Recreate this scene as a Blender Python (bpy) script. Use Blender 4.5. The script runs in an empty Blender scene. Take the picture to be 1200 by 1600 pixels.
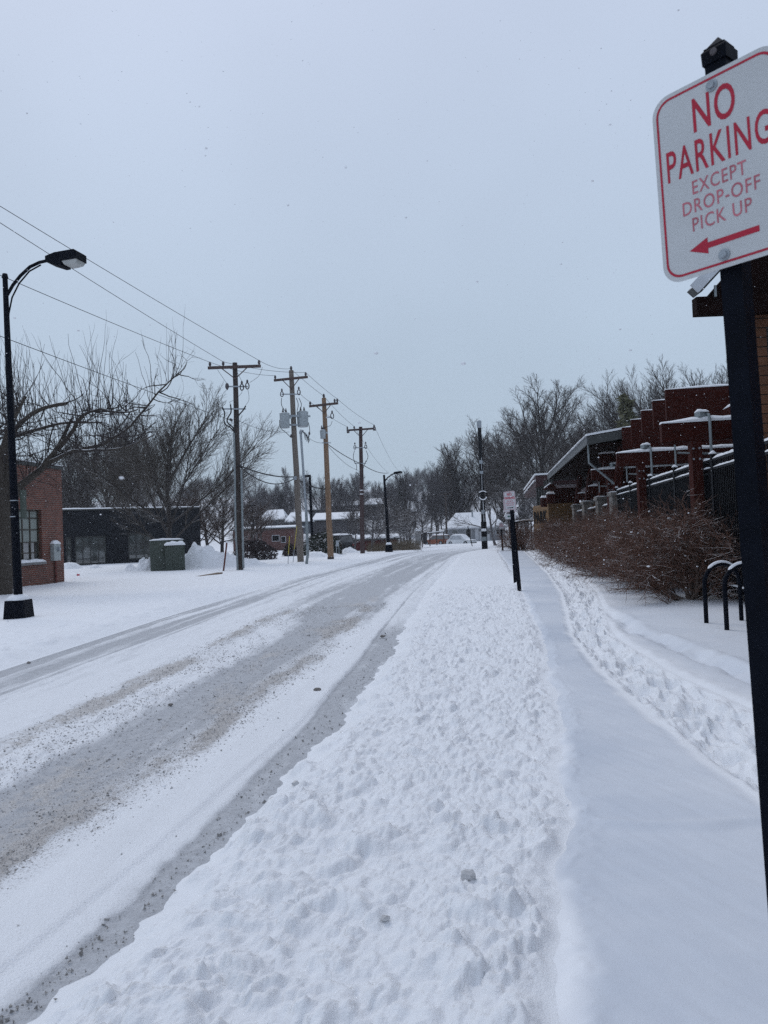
import bpy, math, random
import numpy as np
from mathutils import Vector, Matrix, Euler

S = bpy.context.scene
C = S.collection
R = math.radians
PI = math.pi
rnd = random.Random(7)

# ------------------------------------------------------------------ camera, sky, sun, exposure
CAM_H, FPX, PITCH, ROLL = 1.6, 1202.0, R(1.48), R(-2.3)
cam = bpy.data.cameras.new('camera')
camo = bpy.data.objects.new('camera', cam)
C.objects.link(camo)
cam.sensor_fit = 'VERTICAL'
cam.sensor_height = 34.6
cam.lens = 26.0
cam.clip_start, cam.clip_end = 0.05, 2000
cam.dof.use_dof = True
cam.dof.focus_distance = 22.0
cam.dof.aperture_fstop = 9.0
CAMR = Matrix.Rotation(PI / 2 + PITCH, 3, 'X') @ Matrix.Rotation(ROLL, 3, 'Z')
camo.matrix_world = Matrix.Translation((0, 0, CAM_H)) @ CAMR.to_4x4()
S.camera = camo

S.view_settings.view_transform = 'Standard'
S.view_settings.look = 'None'
S.view_settings.exposure = 0.0
S.view_settings.gamma = 1.0
S.cycles.use_denoising = False
S.cycles.max_bounces = 6
S.cycles.transparent_max_bounces = 8
S.cycles.volume_bounces = 0

W = bpy.data.worlds.new('World')
S.world = W
W.use_nodes = True
wn, wl = W.node_tree.nodes, W.node_tree.links
bg = wn['Background']
sky = wn.new('ShaderNodeTexSky')
sky.sky_type = 'NISHITA'
sky.sun_disc = False
SUN_EL, SUN_AZ = R(52), R(-35)          # azimuth measured from +Y towards +X
sky.sun_elevation = SUN_EL
sky.sun_rotation = SUN_AZ
sky.air_density = 1.0
sky.dust_density = 3.0
tc = wn.new('ShaderNodeTexCoord')
sep = wn.new('ShaderNodeSeparateXYZ')
wl.new(tc.outputs['Generated'], sep.inputs[0])
ramp = wn.new('ShaderNodeValToRGB')     # overcast deck: a little darker and greener low down
ramp.color_ramp.elements[0].position = 0.0
ramp.color_ramp.elements[0].color = (0.450, 0.560, 0.675, 1)
ramp.color_ramp.elements[1].position = 0.62
ramp.color_ramp.elements[1].color = (0.565, 0.645, 0.81, 1)
e = ramp.color_ramp.elements.new(0.22); e.color = (0.475, 0.585, 0.72, 1)
e = ramp.color_ramp.elements.new(0.45); e.color = (0.525, 0.62, 0.775, 1)
wl.new(sep.outputs['Z'], ramp.inputs[0])
cn = wn.new('ShaderNodeTexNoise')
cn.inputs['Scale'].default_value = 2.2
cn.inputs['Detail'].default_value = 3
wl.new(tc.outputs['Generated'], cn.inputs['Vector'])
mr = wn.new('ShaderNodeMapRange')
mr.inputs[1].default_value, mr.inputs[2].default_value = 0.3, 0.7
mr.inputs[3].default_value, mr.inputs[4].default_value = 9.5, 10.5
wl.new(cn.outputs['Fac'], mr.inputs[0])
sc = wn.new('ShaderNodeVectorMath'); sc.operation = 'SCALE'
wl.new(ramp.outputs[0], sc.inputs[0]); wl.new(mr.outputs[0], sc.inputs['Scale'])
mx = wn.new('ShaderNodeMix'); mx.data_type = 'RGBA'
mx.inputs[0].default_value = 0.96
wl.new(sky.outputs[0], mx.inputs[6]); wl.new(sc.outputs[0], mx.inputs[7])
wl.new(mx.outputs[2], bg.inputs[0])
bg.inputs[1].default_value = 0.1

sun = bpy.data.lights.new('sun', 'SUN')
sun.energy = 0.7
sun.angle = R(25)
sun.color = (1.0, 0.97, 0.93)
suno = bpy.data.objects.new('sun', sun)
C.objects.link(suno)
sd = Vector((math.sin(SUN_AZ) * math.cos(SUN_EL), math.cos(SUN_AZ) * math.cos(SUN_EL), math.sin(SUN_EL)))
suno.rotation_euler = sd.to_track_quat('Z', 'Y').to_euler()

# ------------------------------------------------------------------ picking points
def ray(px, py):
    return CAMR @ Vector(((px - 600) / FPX, -(py - 800) / FPX, -1.0))
def at(px, py, Y):
    d = ray(px, py)
    return Vector((0, 0, CAM_H)) + d * (Y / d.y)
def gnd(px, py, z=0.0):
    d = ray(px, py)
    return Vector((0, 0, CAM_H)) + d * ((z - CAM_H) / d.z)

# ------------------------------------------------------------------ noise in numpy
def _h(ix, iy, seed):
    n = (ix.astype(np.int64) * 374761393 + iy.astype(np.int64) * 668265263 + seed * 1442695041) & 0x7fffffff
    n = ((n ^ (n >> 13)) * 1274126177) & 0x7fffffff
    n = ((n ^ (n >> 16)) * 1911520717) & 0x7fffffff
    return ((n ^ (n >> 15)) & 0xffff) / 65535.0
def vnoise(x, y, seed=0):
    ix, iy = np.floor(x), np.floor(y)
    fx, fy = x - ix, y - iy
    fx = fx * fx * fx * (fx * (fx * 6 - 15) + 10); fy = fy * fy * fy * (fy * (fy * 6 - 15) + 10)
    a, b = _h(ix, iy, seed), _h(ix + 1, iy, seed)
    c, d = _h(ix, iy + 1, seed), _h(ix + 1, iy + 1, seed)
    return (a + (b - a) * fx) * (1 - fy) + (c + (d - c) * fx) * fy
def fbm(x, y, o=4, seed=0):
    s, a, t = 0, 1.0, 0
    for i in range(o):
        s = s + a * vnoise(x + 13.7 * i, y + 7.3 * i, seed + i); t += a
        a *= 0.5; x = x * 2.03; y = y * 2.03
    return s / t
def clods(x, y, cell, seed, keep=0.8):
    """rounded and broken lumps: one jittered lump per cell, cut by a tilted plane"""
    gx, gy = x / cell, y / cell
    ix, iy = np.floor(gx), np.floor(gy)
    out = np.zeros_like(x)
    for dx in (-1, 0, 1):
        for dy in (-1, 0, 1):
            cx, cy = ix + dx, iy + dy
            px = cx + _h(cx, cy, seed); py = cy + _h(cx, cy, seed + 1)
            rr = 0.28 + 0.5 * _h(cx, cy, seed + 2) ** 2
            on = _h(cx, cy, seed + 3) < keep
            ex, ey = gx - px, gy - py
            st = 0.7 + 0.6 * _h(cx, cy, seed + 4); an = _h(cx, cy, seed + 5) * 6.28
            ca, sa = np.cos(an), np.sin(an)
            ux, uy = (ex * ca + ey * sa) * st, (-ex * sa + ey * ca) / st
            d2 = ux * ux + uy * uy
            dome = np.sqrt(np.maximum(rr * rr - d2, 0))
            tilt = rr * (0.35 + 0.5 * _h(cx, cy, seed + 6)) + ux * (_h(cx, cy, seed + 7) - 0.5) * 1.6 + uy * (_h(cx, cy, seed + 8) - 0.5) * 1.2
            hgt = np.minimum(dome, np.maximum(tilt, 0)) * on
            out = np.maximum(out, hgt)
    return out * cell
def sstep(a, b, x):
    t = np.clip((x - a) / (b - a), 0, 1)
    return t * t * (3 - 2 * t)

# ------------------------------------------------------------------ materials
def new_mat(name):
    m = bpy.data.materials.new(name)
    m.use_nodes = True
    return m, m.node_tree.nodes, m.node_tree.links, m.node_tree.nodes['Principled BSDF']
def mixc(n, l, fac, a, b):
    k = n.new('ShaderNodeMix'); k.data_type = 'RGBA'
    for sck, v in ((0, fac), (6, a), (7, b)):
        if isinstance(v, (int, float)): k.inputs[sck].default_value = v
        elif isinstance(v, tuple): k.inputs[sck].default_value = (*v, 1)
        else: l.new(v, k.inputs[sck])
    return k.outputs[2]
def noise(n, l, scale, detail=4, rough=0.55, coord='Object', vec=None, dist=0):
    t = n.new('ShaderNodeTexNoise')
    t.inputs['Scale'].default_value = scale; t.inputs['Detail'].default_value = detail
    t.inputs['Roughness'].default_value = rough; t.inputs['Distortion'].default_value = dist
    if vec is None:
        c = n.new('ShaderNodeTexCoord'); vec = c.outputs[coord]
    l.new(vec, t.inputs['Vector'])
    return t.outputs['Fac']
def mrange(n, l, v, a, b, c=0.0, d=1.0):
    k = n.new('ShaderNodeMapRange'); k.clamp = True
    l.new(v, k.inputs[0])
    for i, x in enumerate((a, b, c, d)): k.inputs[i + 1].default_value = x
    return k.outputs[0]
def bump(n, l, bs, h, strength, dist=0.02):
    b = n.new('ShaderNodeBump'); b.inputs['Strength'].default_value = strength; b.inputs['Distance'].default_value = dist
    l.new(h, b.inputs['Height']); l.new(b.outputs[0], bs.inputs['Normal'])
SNOWC = (0.86, 0.875, 0.90)
def plain(name, col, rough=0.6, var=0.25, scale=6.0, metal=0.0, bstr=0.15, snow=0.0, stretch=None, spec=0.4, speck=0.0):
    """paint, metal, wood, bark: tone varies with noise; snow > 0 lays snow on what faces up"""
    m, n, l, bs = new_mat(name)
    vec = None
    if stretch:
        c = n.new('ShaderNodeTexCoord'); mp = n.new('ShaderNodeMapping'); mp.inputs['Scale'].default_value = stretch
        l.new(c.outputs['Object'], mp.inputs[0]); vec = mp.outputs[0]
    f = noise(n, l, scale, 5, 0.6, vec=vec)
    f2 = mrange(n, l, f, 0.3, 0.7)
    lo = tuple(x * (1 - var) for x in col); hi = tuple(min(1, x * (1 + var)) for x in col)
    out = mixc(n, l, f2, lo, hi)
    if snow > 0 or speck > 0:
        g = n.new('ShaderNodeNewGeometry'); s = n.new('ShaderNodeSeparateXYZ'); l.new(g.outputs['Normal'], s.inputs[0])
        nz = noise(n, l, 1.6 if snow else 9.0, 3)
        ad = n.new('ShaderNodeMath'); ad.operation = 'MULTIPLY_ADD'
        l.new(nz, ad.inputs[0]); ad.inputs[1].default_value = 1.0; l.new(s.outputs['Z'], ad.inputs[2])
        th = 1.45 - snow
        out = mixc(n, l, mrange(n, l, ad.outputs[0], th - 0.08, th + 0.08), out, SNOWC)
    l.new(out, bs.inputs['Base Color'])
    bs.inputs['Roughness'].default_value = rough; bs.inputs['Metallic'].default_value = metal
    bs.inputs['Specular IOR Level'].default_value = spec
    if bstr: bump(n, l, bs, f, bstr)
    return m
def brick_mat(name, c1, c2, mortar, bw=0.21, bh=0.075, ms=0.012, rough=0.85, off=0.5):
    m, n, l, bs = new_mat(name)
    uv = n.new('ShaderNodeUVMap')
    b = n.new('ShaderNodeTexBrick')
    b.offset = off
    l.new(uv.outputs[0], b.inputs['Vector'])
    b.inputs['Color1'].default_value = (*c1, 1); b.inputs['Color2'].default_value = (*c2, 1); b.inputs['Mortar'].default_value = (*mortar, 1)
    b.inputs['Scale'].default_value = 1.0; b.inputs['Brick Width'].default_value = bw; b.inputs['Row Height'].default_value = bh
    b.inputs['Mortar Size'].default_value = ms; b.inputs['Mortar Smooth'].default_value = 0.2; b.inputs['Bias'].default_value = 0.0
    f = noise(n, l, 2.0, 5, 0.6)
    dk = mixc(n, l, mrange(n, l, f, 0.3, 0.75), (0.72, 0.7, 0.7), (1.12, 1.08, 1.05))
    k = n.new('ShaderNodeMix'); k.data_type = 'RGBA'; k.blend_type = 'MULTIPLY'; k.inputs[0].default_value = 1
    l.new(b.outputs['Color'], k.inputs[6]); l.new(dk, k.inputs[7])
    l.new(k.outputs[2], bs.inputs['Base Color'])
    bs.inputs['Roughness'].default_value = rough
    bump(n, l, bs, b.outputs['Fac'], -0.5, 0.01)
    return m
def snow_mat(name, fine=1.0, col=SNOWC):
    m, n, l, bs = new_mat(name)
    f = noise(n, l, 7.0, 6, 0.65)
    f2 = noise(n, l, 90.0, 4, 0.7)
    big = noise(n, l, 0.5, 4, 0.6)
    c = mixc(n, l, mrange(n, l, f, 0.25, 0.75), tuple(x * 0.955 for x in col), col)
    c = mixc(n, l, mrange(n, l, big, 0.35, 0.7, 0.0, 0.5), c, tuple(x * 0.93 for x in col))
    l.new(c, bs.inputs['Base Color'])
    bs.inputs['Roughness'].default_value = 0.75
    bs.inputs['Specular IOR Level'].default_value = 0.2
    ad = n.new('ShaderNodeMath'); ad.operation = 'MULTIPLY_ADD'
    l.new(f2, ad.inputs[0]); ad.inputs[1].default_value = 0.5; l.new(f, ad.inputs[2])
    bump(n, l, bs, ad.outputs[0], 0.45 * fine, 0.025)
    return m
def shaded_snow_mat(name):
    """fresh snow: white where the mask is 0, building shade put into the colour at 1"""
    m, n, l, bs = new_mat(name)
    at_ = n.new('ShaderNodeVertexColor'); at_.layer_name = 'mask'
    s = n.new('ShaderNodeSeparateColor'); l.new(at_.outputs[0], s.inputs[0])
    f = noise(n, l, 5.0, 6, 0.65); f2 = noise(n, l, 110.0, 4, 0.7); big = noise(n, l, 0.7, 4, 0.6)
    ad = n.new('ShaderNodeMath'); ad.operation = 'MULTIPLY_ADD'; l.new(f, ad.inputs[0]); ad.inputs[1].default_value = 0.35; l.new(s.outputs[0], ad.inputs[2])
    c = mixc(n, l, mrange(n, l, ad.outputs[0], 0.12, 1.15), SNOWC, (0.55, 0.59, 0.655))  # grey end holds the right-hand building's shade as snow colour
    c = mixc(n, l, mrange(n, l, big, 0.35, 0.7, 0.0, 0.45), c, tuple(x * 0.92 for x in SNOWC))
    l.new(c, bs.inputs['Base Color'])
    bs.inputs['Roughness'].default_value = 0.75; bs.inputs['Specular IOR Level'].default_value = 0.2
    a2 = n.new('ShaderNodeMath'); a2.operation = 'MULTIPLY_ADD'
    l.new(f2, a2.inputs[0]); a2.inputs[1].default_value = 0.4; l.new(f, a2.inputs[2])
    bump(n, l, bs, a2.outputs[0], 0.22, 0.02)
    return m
def road_mat(name):
    m, n, l, bs = new_mat(name)
    at_ = n.new('ShaderNodeVertexColor'); at_.layer_name = 'mask'
    s = n.new('ShaderNodeSeparateColor'); l.new(at_.outputs[0], s.inputs[0])
    c = n.new('ShaderNodeTexCoord')
    mp = n.new('ShaderNodeMapping'); mp.inputs['Scale'].default_value = (1, 0.22, 1); mp.inputs['Rotation'].default_value = (0, 0, R(7.6))
    l.new(c.outputs['Object'], mp.inputs[0])
    st = noise(n, l, 6.0, 6, 0.65, vec=mp.outputs[0])
    gr = noise(n, l, 15.0, 8, 0.78)
    sp = noise(n, l, 85.0, 3, 0.6)
    # packed grey ice
    ad = n.new('ShaderNodeMath'); ad.operation = 'MULTIPLY_ADD'; l.new(st, ad.inputs[0]); ad.inputs[1].default_value = 0.9
    l.new(s.outputs[0], ad.inputs[2])
    gf = mrange(n, l, ad.outputs[0], 0.62, 1.12)
    packed = mixc(n, l, mrange(n, l, gr, 0.3, 0.7), (0.36, 0.37, 0.39), (0.56, 0.575, 0.60))
    snowc = mixc(n, l, mrange(n, l, st, 0.3, 0.7), tuple(x * 0.93 for x in SNOWC), SNOWC)
    col = mixc(n, l, gf, snowc, packed)
    # brown slush crumbs
    ad2 = n.new('ShaderNodeMath'); ad2.operation = 'MULTIPLY_ADD'; l.new(gr, ad2.inputs[0]); ad2.inputs[1].default_value = 1.1
    l.new(s.outputs[1], ad2.inputs[2])
    bf = mrange(n, l, ad2.outputs[0], 0.86, 1.06)
    brown = mixc(n, l, mrange(n, l, sp, 0.35, 0.65), (0.36, 0.34, 0.325), (0.68, 0.67, 0.66))
    col = mixc(n, l, bf, col, brown)
    ad3 = n.new('ShaderNodeMath'); ad3.operation = 'MULTIPLY_ADD'; l.new(sp, ad3.inputs[0]); ad3.inputs[1].default_value = 1.0
    l.new(s.outputs[2], ad3.inputs[2])
    col = mixc(n, l, mrange(n, l, ad3.outputs[0], 1.14, 1.24), col, (0.22, 0.205, 0.195))
    l.new(col, bs.inputs['Base Color'])
    bs.inputs['Roughness'].default_value = 0.62
    bs.inputs['Specular IOR Level'].default_value = 0.25
    a4 = n.new('ShaderNodeMath'); a4.operation = 'MULTIPLY_ADD'; l.new(gr, a4.inputs[0]); l.new(s.outputs[1], a4.inputs[1]); l.new(sp, a4.inputs[2])
    bump(n, l, bs, a4.outputs[0], 0.6, 0.02)
    return m
def glass_mat(name, col, rough=0.04):
    m, n, l, bs = new_mat(name)
    f = noise(n, l, 1.3, 3)
    l.new(mixc(n, l, mrange(n, l, f, 0.35, 0.65), tuple(x * 0.5 for x in col), col), bs.inputs['Base Color'])
    bs.inputs['Roughness'].default_value = rough
    bs.inputs['Specular IOR Level'].default_value = 0.9
    bs.inputs['Coat Weight'].default_value = 1.0
    bs.inputs['Coat Roughness'].default_value = 0.03
    return m

M = {}
M['snow'] = snow_mat('snow')
M['verge'] = snow_mat('churned_snow', 1.2)
M['smooth_snow'] = shaded_snow_mat('smooth_snow')
M['road'] = road_mat('slushy_road')
M['black'] = plain('black_paint', (0.004, 0.0055, 0.010), 0.5, 0.3, 12, bstr=0.05, spec=0.06)
M['black_metal'] = plain('black_metal', (0.005, 0.006, 0.009), 0.5, 0.3, 14, bstr=0.08, spec=0.15)
M['screen'] = plain('black_screen', (0.0035, 0.0045, 0.006), 0.8, 0.4, 5, bstr=0.08, spec=0.05)
M['galv'] = plain('galvanised_metal', (0.33, 0.36, 0.39), 0.45, 0.2, 18, metal=0.5)
M['tgrey'] = plain('grey_enamel', (0.36, 0.40, 0.42), 0.5, 0.12, 6)
M['conduit'] = plain('grey_conduit', (0.22, 0.25, 0.26), 0.5, 0.2, 6)
M['rubber'] = plain('black_cable', (0.018, 0.018, 0.02), 0.6, 0.2, 8)
M['porcelain'] = plain('porcelain', (0.07, 0.06, 0.065), 0.3, 0.2, 20)
M['pole_dark'] = plain('dark_pole_wood', (0.055, 0.044, 0.04), 0.85, 0.45, 5, stretch=(9, 9, 0.5), bstr=0.5)
M['pole_grey'] = plain('grey_pole_wood', (0.17, 0.145, 0.125), 0.85, 0.3, 5, stretch=(9, 9, 0.4), bstr=0.5)
M['pole_tan'] = plain('tan_pole_wood', (0.24, 0.155, 0.10), 0.85, 0.35, 5, stretch=(9, 9, 0.4), bstr=0.5)
M['pole_red'] = plain('reddish_pole_wood', (0.065, 0.042, 0.042), 0.85, 0.4, 5, stretch=(9, 9, 0.4), bstr=0.5)
M['arm_wood'] = plain('weathered_arm_wood', (0.085, 0.06, 0.055), 0.85, 0.35, 6, bstr=0.4)
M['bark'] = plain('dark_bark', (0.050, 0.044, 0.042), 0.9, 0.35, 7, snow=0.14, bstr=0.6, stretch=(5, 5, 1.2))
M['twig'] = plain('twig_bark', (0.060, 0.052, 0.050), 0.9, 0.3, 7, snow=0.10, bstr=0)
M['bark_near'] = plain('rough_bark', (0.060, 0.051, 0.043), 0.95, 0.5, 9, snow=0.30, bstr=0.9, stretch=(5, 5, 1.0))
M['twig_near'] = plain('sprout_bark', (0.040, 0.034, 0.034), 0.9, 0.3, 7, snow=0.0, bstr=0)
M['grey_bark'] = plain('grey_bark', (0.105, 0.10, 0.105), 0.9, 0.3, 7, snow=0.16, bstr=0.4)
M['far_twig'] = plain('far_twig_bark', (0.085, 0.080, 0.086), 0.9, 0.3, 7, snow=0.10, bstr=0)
M['fan_twig'] = plain('grey_brown_twig', (0.085, 0.075, 0.066), 0.9, 0.3, 7, snow=0.10, bstr=0)
M['rust_twig'] = plain('rusty_twig', (0.060, 0.040, 0.034), 0.9, 0.3, 9, snow=0.04, bstr=0)
M['shrub'] = plain('shrub_twig', (0.125, 0.064, 0.045), 0.9, 0.6, 14, snow=0.05, bstr=0)
M['shrub_stem'] = plain('shrub_stem', (0.13, 0.095, 0.078), 0.9, 0.35, 9, snow=0.14, bstr=0.3)
M['evergreen'] = plain('evergreen_needles', (0.030, 0.038, 0.030), 0.9, 0.5, 3, snow=0.10, bstr=0)
M['pine'] = plain('pine_needles', (0.10, 0.098, 0.055), 0.9, 0.5, 3, snow=0.02, bstr=0)
M['hedge'] = plain('hedge_leaves', (0.055, 0.043, 0.046), 0.9, 0.6, 5, snow=0.05, bstr=0)
M['dry_weeds'] = plain('dry_weeds', (0.13, 0.105, 0.075), 0.9, 0.3, 5, snow=0.1, bstr=0)
M['brick'] = brick_mat('red_brick', (0.185, 0.052, 0.032), (0.115, 0.036, 0.026), (0.17, 0.135, 0.115), 0.22, 0.08, 0.014)
M['brick_far'] = brick_mat('dull_brick', (0.12, 0.05, 0.044), (0.10, 0.042, 0.038), (0.11, 0.075, 0.07))
M['charcoal'] = plain('charcoal_cladding', (0.016, 0.018, 0.022), 0.8, 0.3, 2.5, spec=0.2)
M['frame_dark'] = plain('dark_frame', (0.05, 0.053, 0.052), 0.5, 0.2, 5)
M['frame_bronze'] = plain('bronze_frame', (0.055, 0.048, 0.038), 0.5, 0.2, 5)
M['pane'] = glass_mat('window_glass', (0.12, 0.132, 0.13))
M['pane_dark'] = glass_mat('dark_glass', (0.014, 0.016, 0.02))
M['blind'] = plain('roller_blind', (0.26, 0.29, 0.27), 0.8, 0.08, 1)
M['green'] = plain('green_enamel', (0.055, 0.070, 0.058), 0.5, 0.15, 4, bstr=0.05)
M['meter'] = plain('meter_grey', (0.33, 0.36, 0.36), 0.5, 0.15, 8)
M['rust'] = plain('rust_red_pipe', (0.12, 0.035, 0.028), 0.7, 0.3, 8)
M['plank'] = plain('wet_plank', (0.19, 0.14, 0.10), 0.8, 0.3, 5, stretch=(2, 8, 8))
M['tag_red'] = plain('red_plastic', (0.55, 0.01, 0.05), 0.5, 0.1, 8)
M['yellow'] = plain('yellow_plastic', (0.44, 0.36, 0.05), 0.5, 0.1, 8)
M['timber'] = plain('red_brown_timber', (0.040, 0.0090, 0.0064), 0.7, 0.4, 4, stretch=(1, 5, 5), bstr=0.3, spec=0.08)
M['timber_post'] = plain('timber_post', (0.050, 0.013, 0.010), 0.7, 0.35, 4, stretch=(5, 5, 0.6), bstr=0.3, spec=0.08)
M['timber_dark'] = plain('dark_timber', (0.010, 0.0045, 0.004), 0.75, 0.35, 4, bstr=0.2, spec=0.05)  # shade under canopy and pergola put into the timber colour
M['fascia'] = plain('grey_fascia', (0.10, 0.105, 0.11), 0.6, 0.15, 3)
M['fascia_white'] = plain('pale_fascia', (0.55, 0.58, 0.62), 0.6, 0.12, 3)
M['soffit'] = plain('maroon_soffit', (0.050, 0.020, 0.022), 0.7, 0.25, 3)
M['stone'] = brick_mat('pale_stone', (0.26, 0.245, 0.225), (0.20, 0.19, 0.175), (0.11, 0.105, 0.10), 0.38, 0.2, 0.012)
M['tan_block'] = brick_mat('tan_block', (0.24, 0.135, 0.05), (0.19, 0.105, 0.04), (0.10, 0.06, 0.03), 0.5, 0.2, 0.012)
M['orange_block'] = brick_mat('orange_board', (0.175, 0.078, 0.04), (0.14, 0.064, 0.034), (0.012, 0.008, 0.006), 1.6, 0.155, 0.010)
M['sign_white'] = plain('sign_white', (0.52, 0.53, 0.535), 0.45, 0.06, 5, bstr=0.02)
M['sign_edge'] = plain('sign_rim', (0.60, 0.62, 0.64), 0.45, 0.06, 5, bstr=0.02)
M['sign_red'] = plain('sign_red', (0.40, 0.010, 0.035), 0.5, 0.12, 14, bstr=0.02)
M['sign_pink'] = plain('faded_sign_red', (0.46, 0.13, 0.165), 0.5, 0.22, 30, bstr=0.02)
M['sign_black'] = plain('sign_black', (0.012, 0.01, 0.01), 0.8, 0.1, 8, spec=0.03)
M['sign_green'] = plain('sign_green', (0.02, 0.10, 0.075), 0.5, 0.1, 8)
M['sign_far'] = plain('sign_far_white', (0.50, 0.50, 0.52), 0.45, 0.06, 5, bstr=0.02)
M['house_wall'] = plain('grey_siding', (0.21, 0.22, 0.235), 0.8, 0.08, 2)
M['house_dark'] = plain('dark_siding', (0.07, 0.068, 0.075), 0.8, 0.15, 2)
M['house_blue'] = plain('slate_siding', (0.085, 0.10, 0.12), 0.8, 0.15, 2)
M['trim'] = plain('white_trim', (0.45, 0.46, 0.48), 0.7, 0.06, 3)
M['car_red'] = plain('copper_car_paint', (0.20, 0.060, 0.030), 0.35, 0.1, 2, bstr=0, speck=0)
M['car_white'] = plain('white_car_paint', (0.62, 0.64, 0.66), 0.35, 0.06, 2, bstr=0)
M['car_dark'] = plain('dark_plastic', (0.02, 0.021, 0.025), 0.5, 0.1, 4, bstr=0)
M['frost'] = plain('frosted_glass', (0.36, 0.385, 0.41), 0.6, 0.3, 5, bstr=0)
M['tail'] = plain('tail_lamp_red', (0.25, 0.02, 0.02), 0.3, 0.1, 4, bstr=0)
M['barn_red'] = plain('maroon_boards', (0.085, 0.022, 0.024), 0.8, 0.25, 3)
M['grit'] = plain('grey_grit', (0.27, 0.26, 0.25), 0.8, 0.5, 40, bstr=0)
M['crumbs'] = plain('slush_crumbs', (0.52, 0.505, 0.495), 0.8, 0.7, 26, bstr=0)
M['slush'] = plain('dirty_slush', (0.18, 0.165, 0.155), 0.7, 0.4, 25, bstr=0.6)
M['ice'] = plain('grey_ice', (0.5, 0.5, 0.505), 0.4, 0.2, 14, bstr=0.5)
M['lens'] = plain('lamp_lens', (0.40, 0.41, 0.40), 0.3, 0.15, 8)
M['concrete'] = plain('concrete', (0.20, 0.20, 0.20), 0.9, 0.15, 5)
M['flake'] = plain('snowflake', (0.88, 0.89, 0.92), 0.8, 0.03, 5, bstr=0)

# ------------------------------------------------------------------ mesh helpers
def quick_mesh(name, V, F, smooth=True):
    """V (n,3) float, F (m,k) int"""
    me = bpy.data.meshes.new(name)
    V = np.ascontiguousarray(V, dtype=np.float32); F = np.ascontiguousarray(F, dtype=np.int32)
    m, k = F.shape
    me.vertices.add(len(V)); me.vertices.foreach_set('co', V.ravel())
    me.loops.add(m * k); me.loops.foreach_set('vertex_index', F.ravel())
    me.polygons.add(m); me.polygons.foreach_set('loop_start', np.arange(0, m * k, k, dtype=np.int32))
    me.update(calc_edges=True)
    if smooth: me.shade_smooth()
    else: me.shade_flat()
    return me
def link(name, me, m, parent=None, loc=None):
    o = bpy.data.objects.new(name, me)
    if m is not None: me.materials.append(m)
    C.objects.link(o)
    if parent is not None: o.parent = parent
    if loc is not None: o.location = loc
    return o
def tag(o, label=None, cat=None, group=None, kind=None):
    if label: o['label'] = label
    if cat: o['category'] = cat
    if group: o['group'] = group
    if kind: o['kind'] = kind
    return o
def thing(name, label, cat, loc=(0, 0, 0), rz=0.0, group=None):
    o = bpy.data.objects.new(name, None)
    o.empty_display_size = 0.2
    C.objects.link(o)
    o.location = loc; o.rotation_euler = (0, 0, rz)
    return tag(o, label, cat, group)
def dup(root, loc=None, rz=None, scale=None, label=None, group=None):
    r = root.copy(); C.objects.link(r)
    if loc is not None: r.location = loc
    if rz is not None: r.rotation_euler = (0, 0, rz)
    if scale is not None: r.scale = (scale, scale, scale) if isinstance(scale, (int, float)) else scale
    if label: r['label'] = label
    if group: r['group'] = group
    for ch in list(root.children):
        c = ch.copy(); C.objects.link(c); c.parent = r
        for g in list(ch.children):
            d = g.copy(); C.objects.link(d); d.parent = c
    return r

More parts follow.
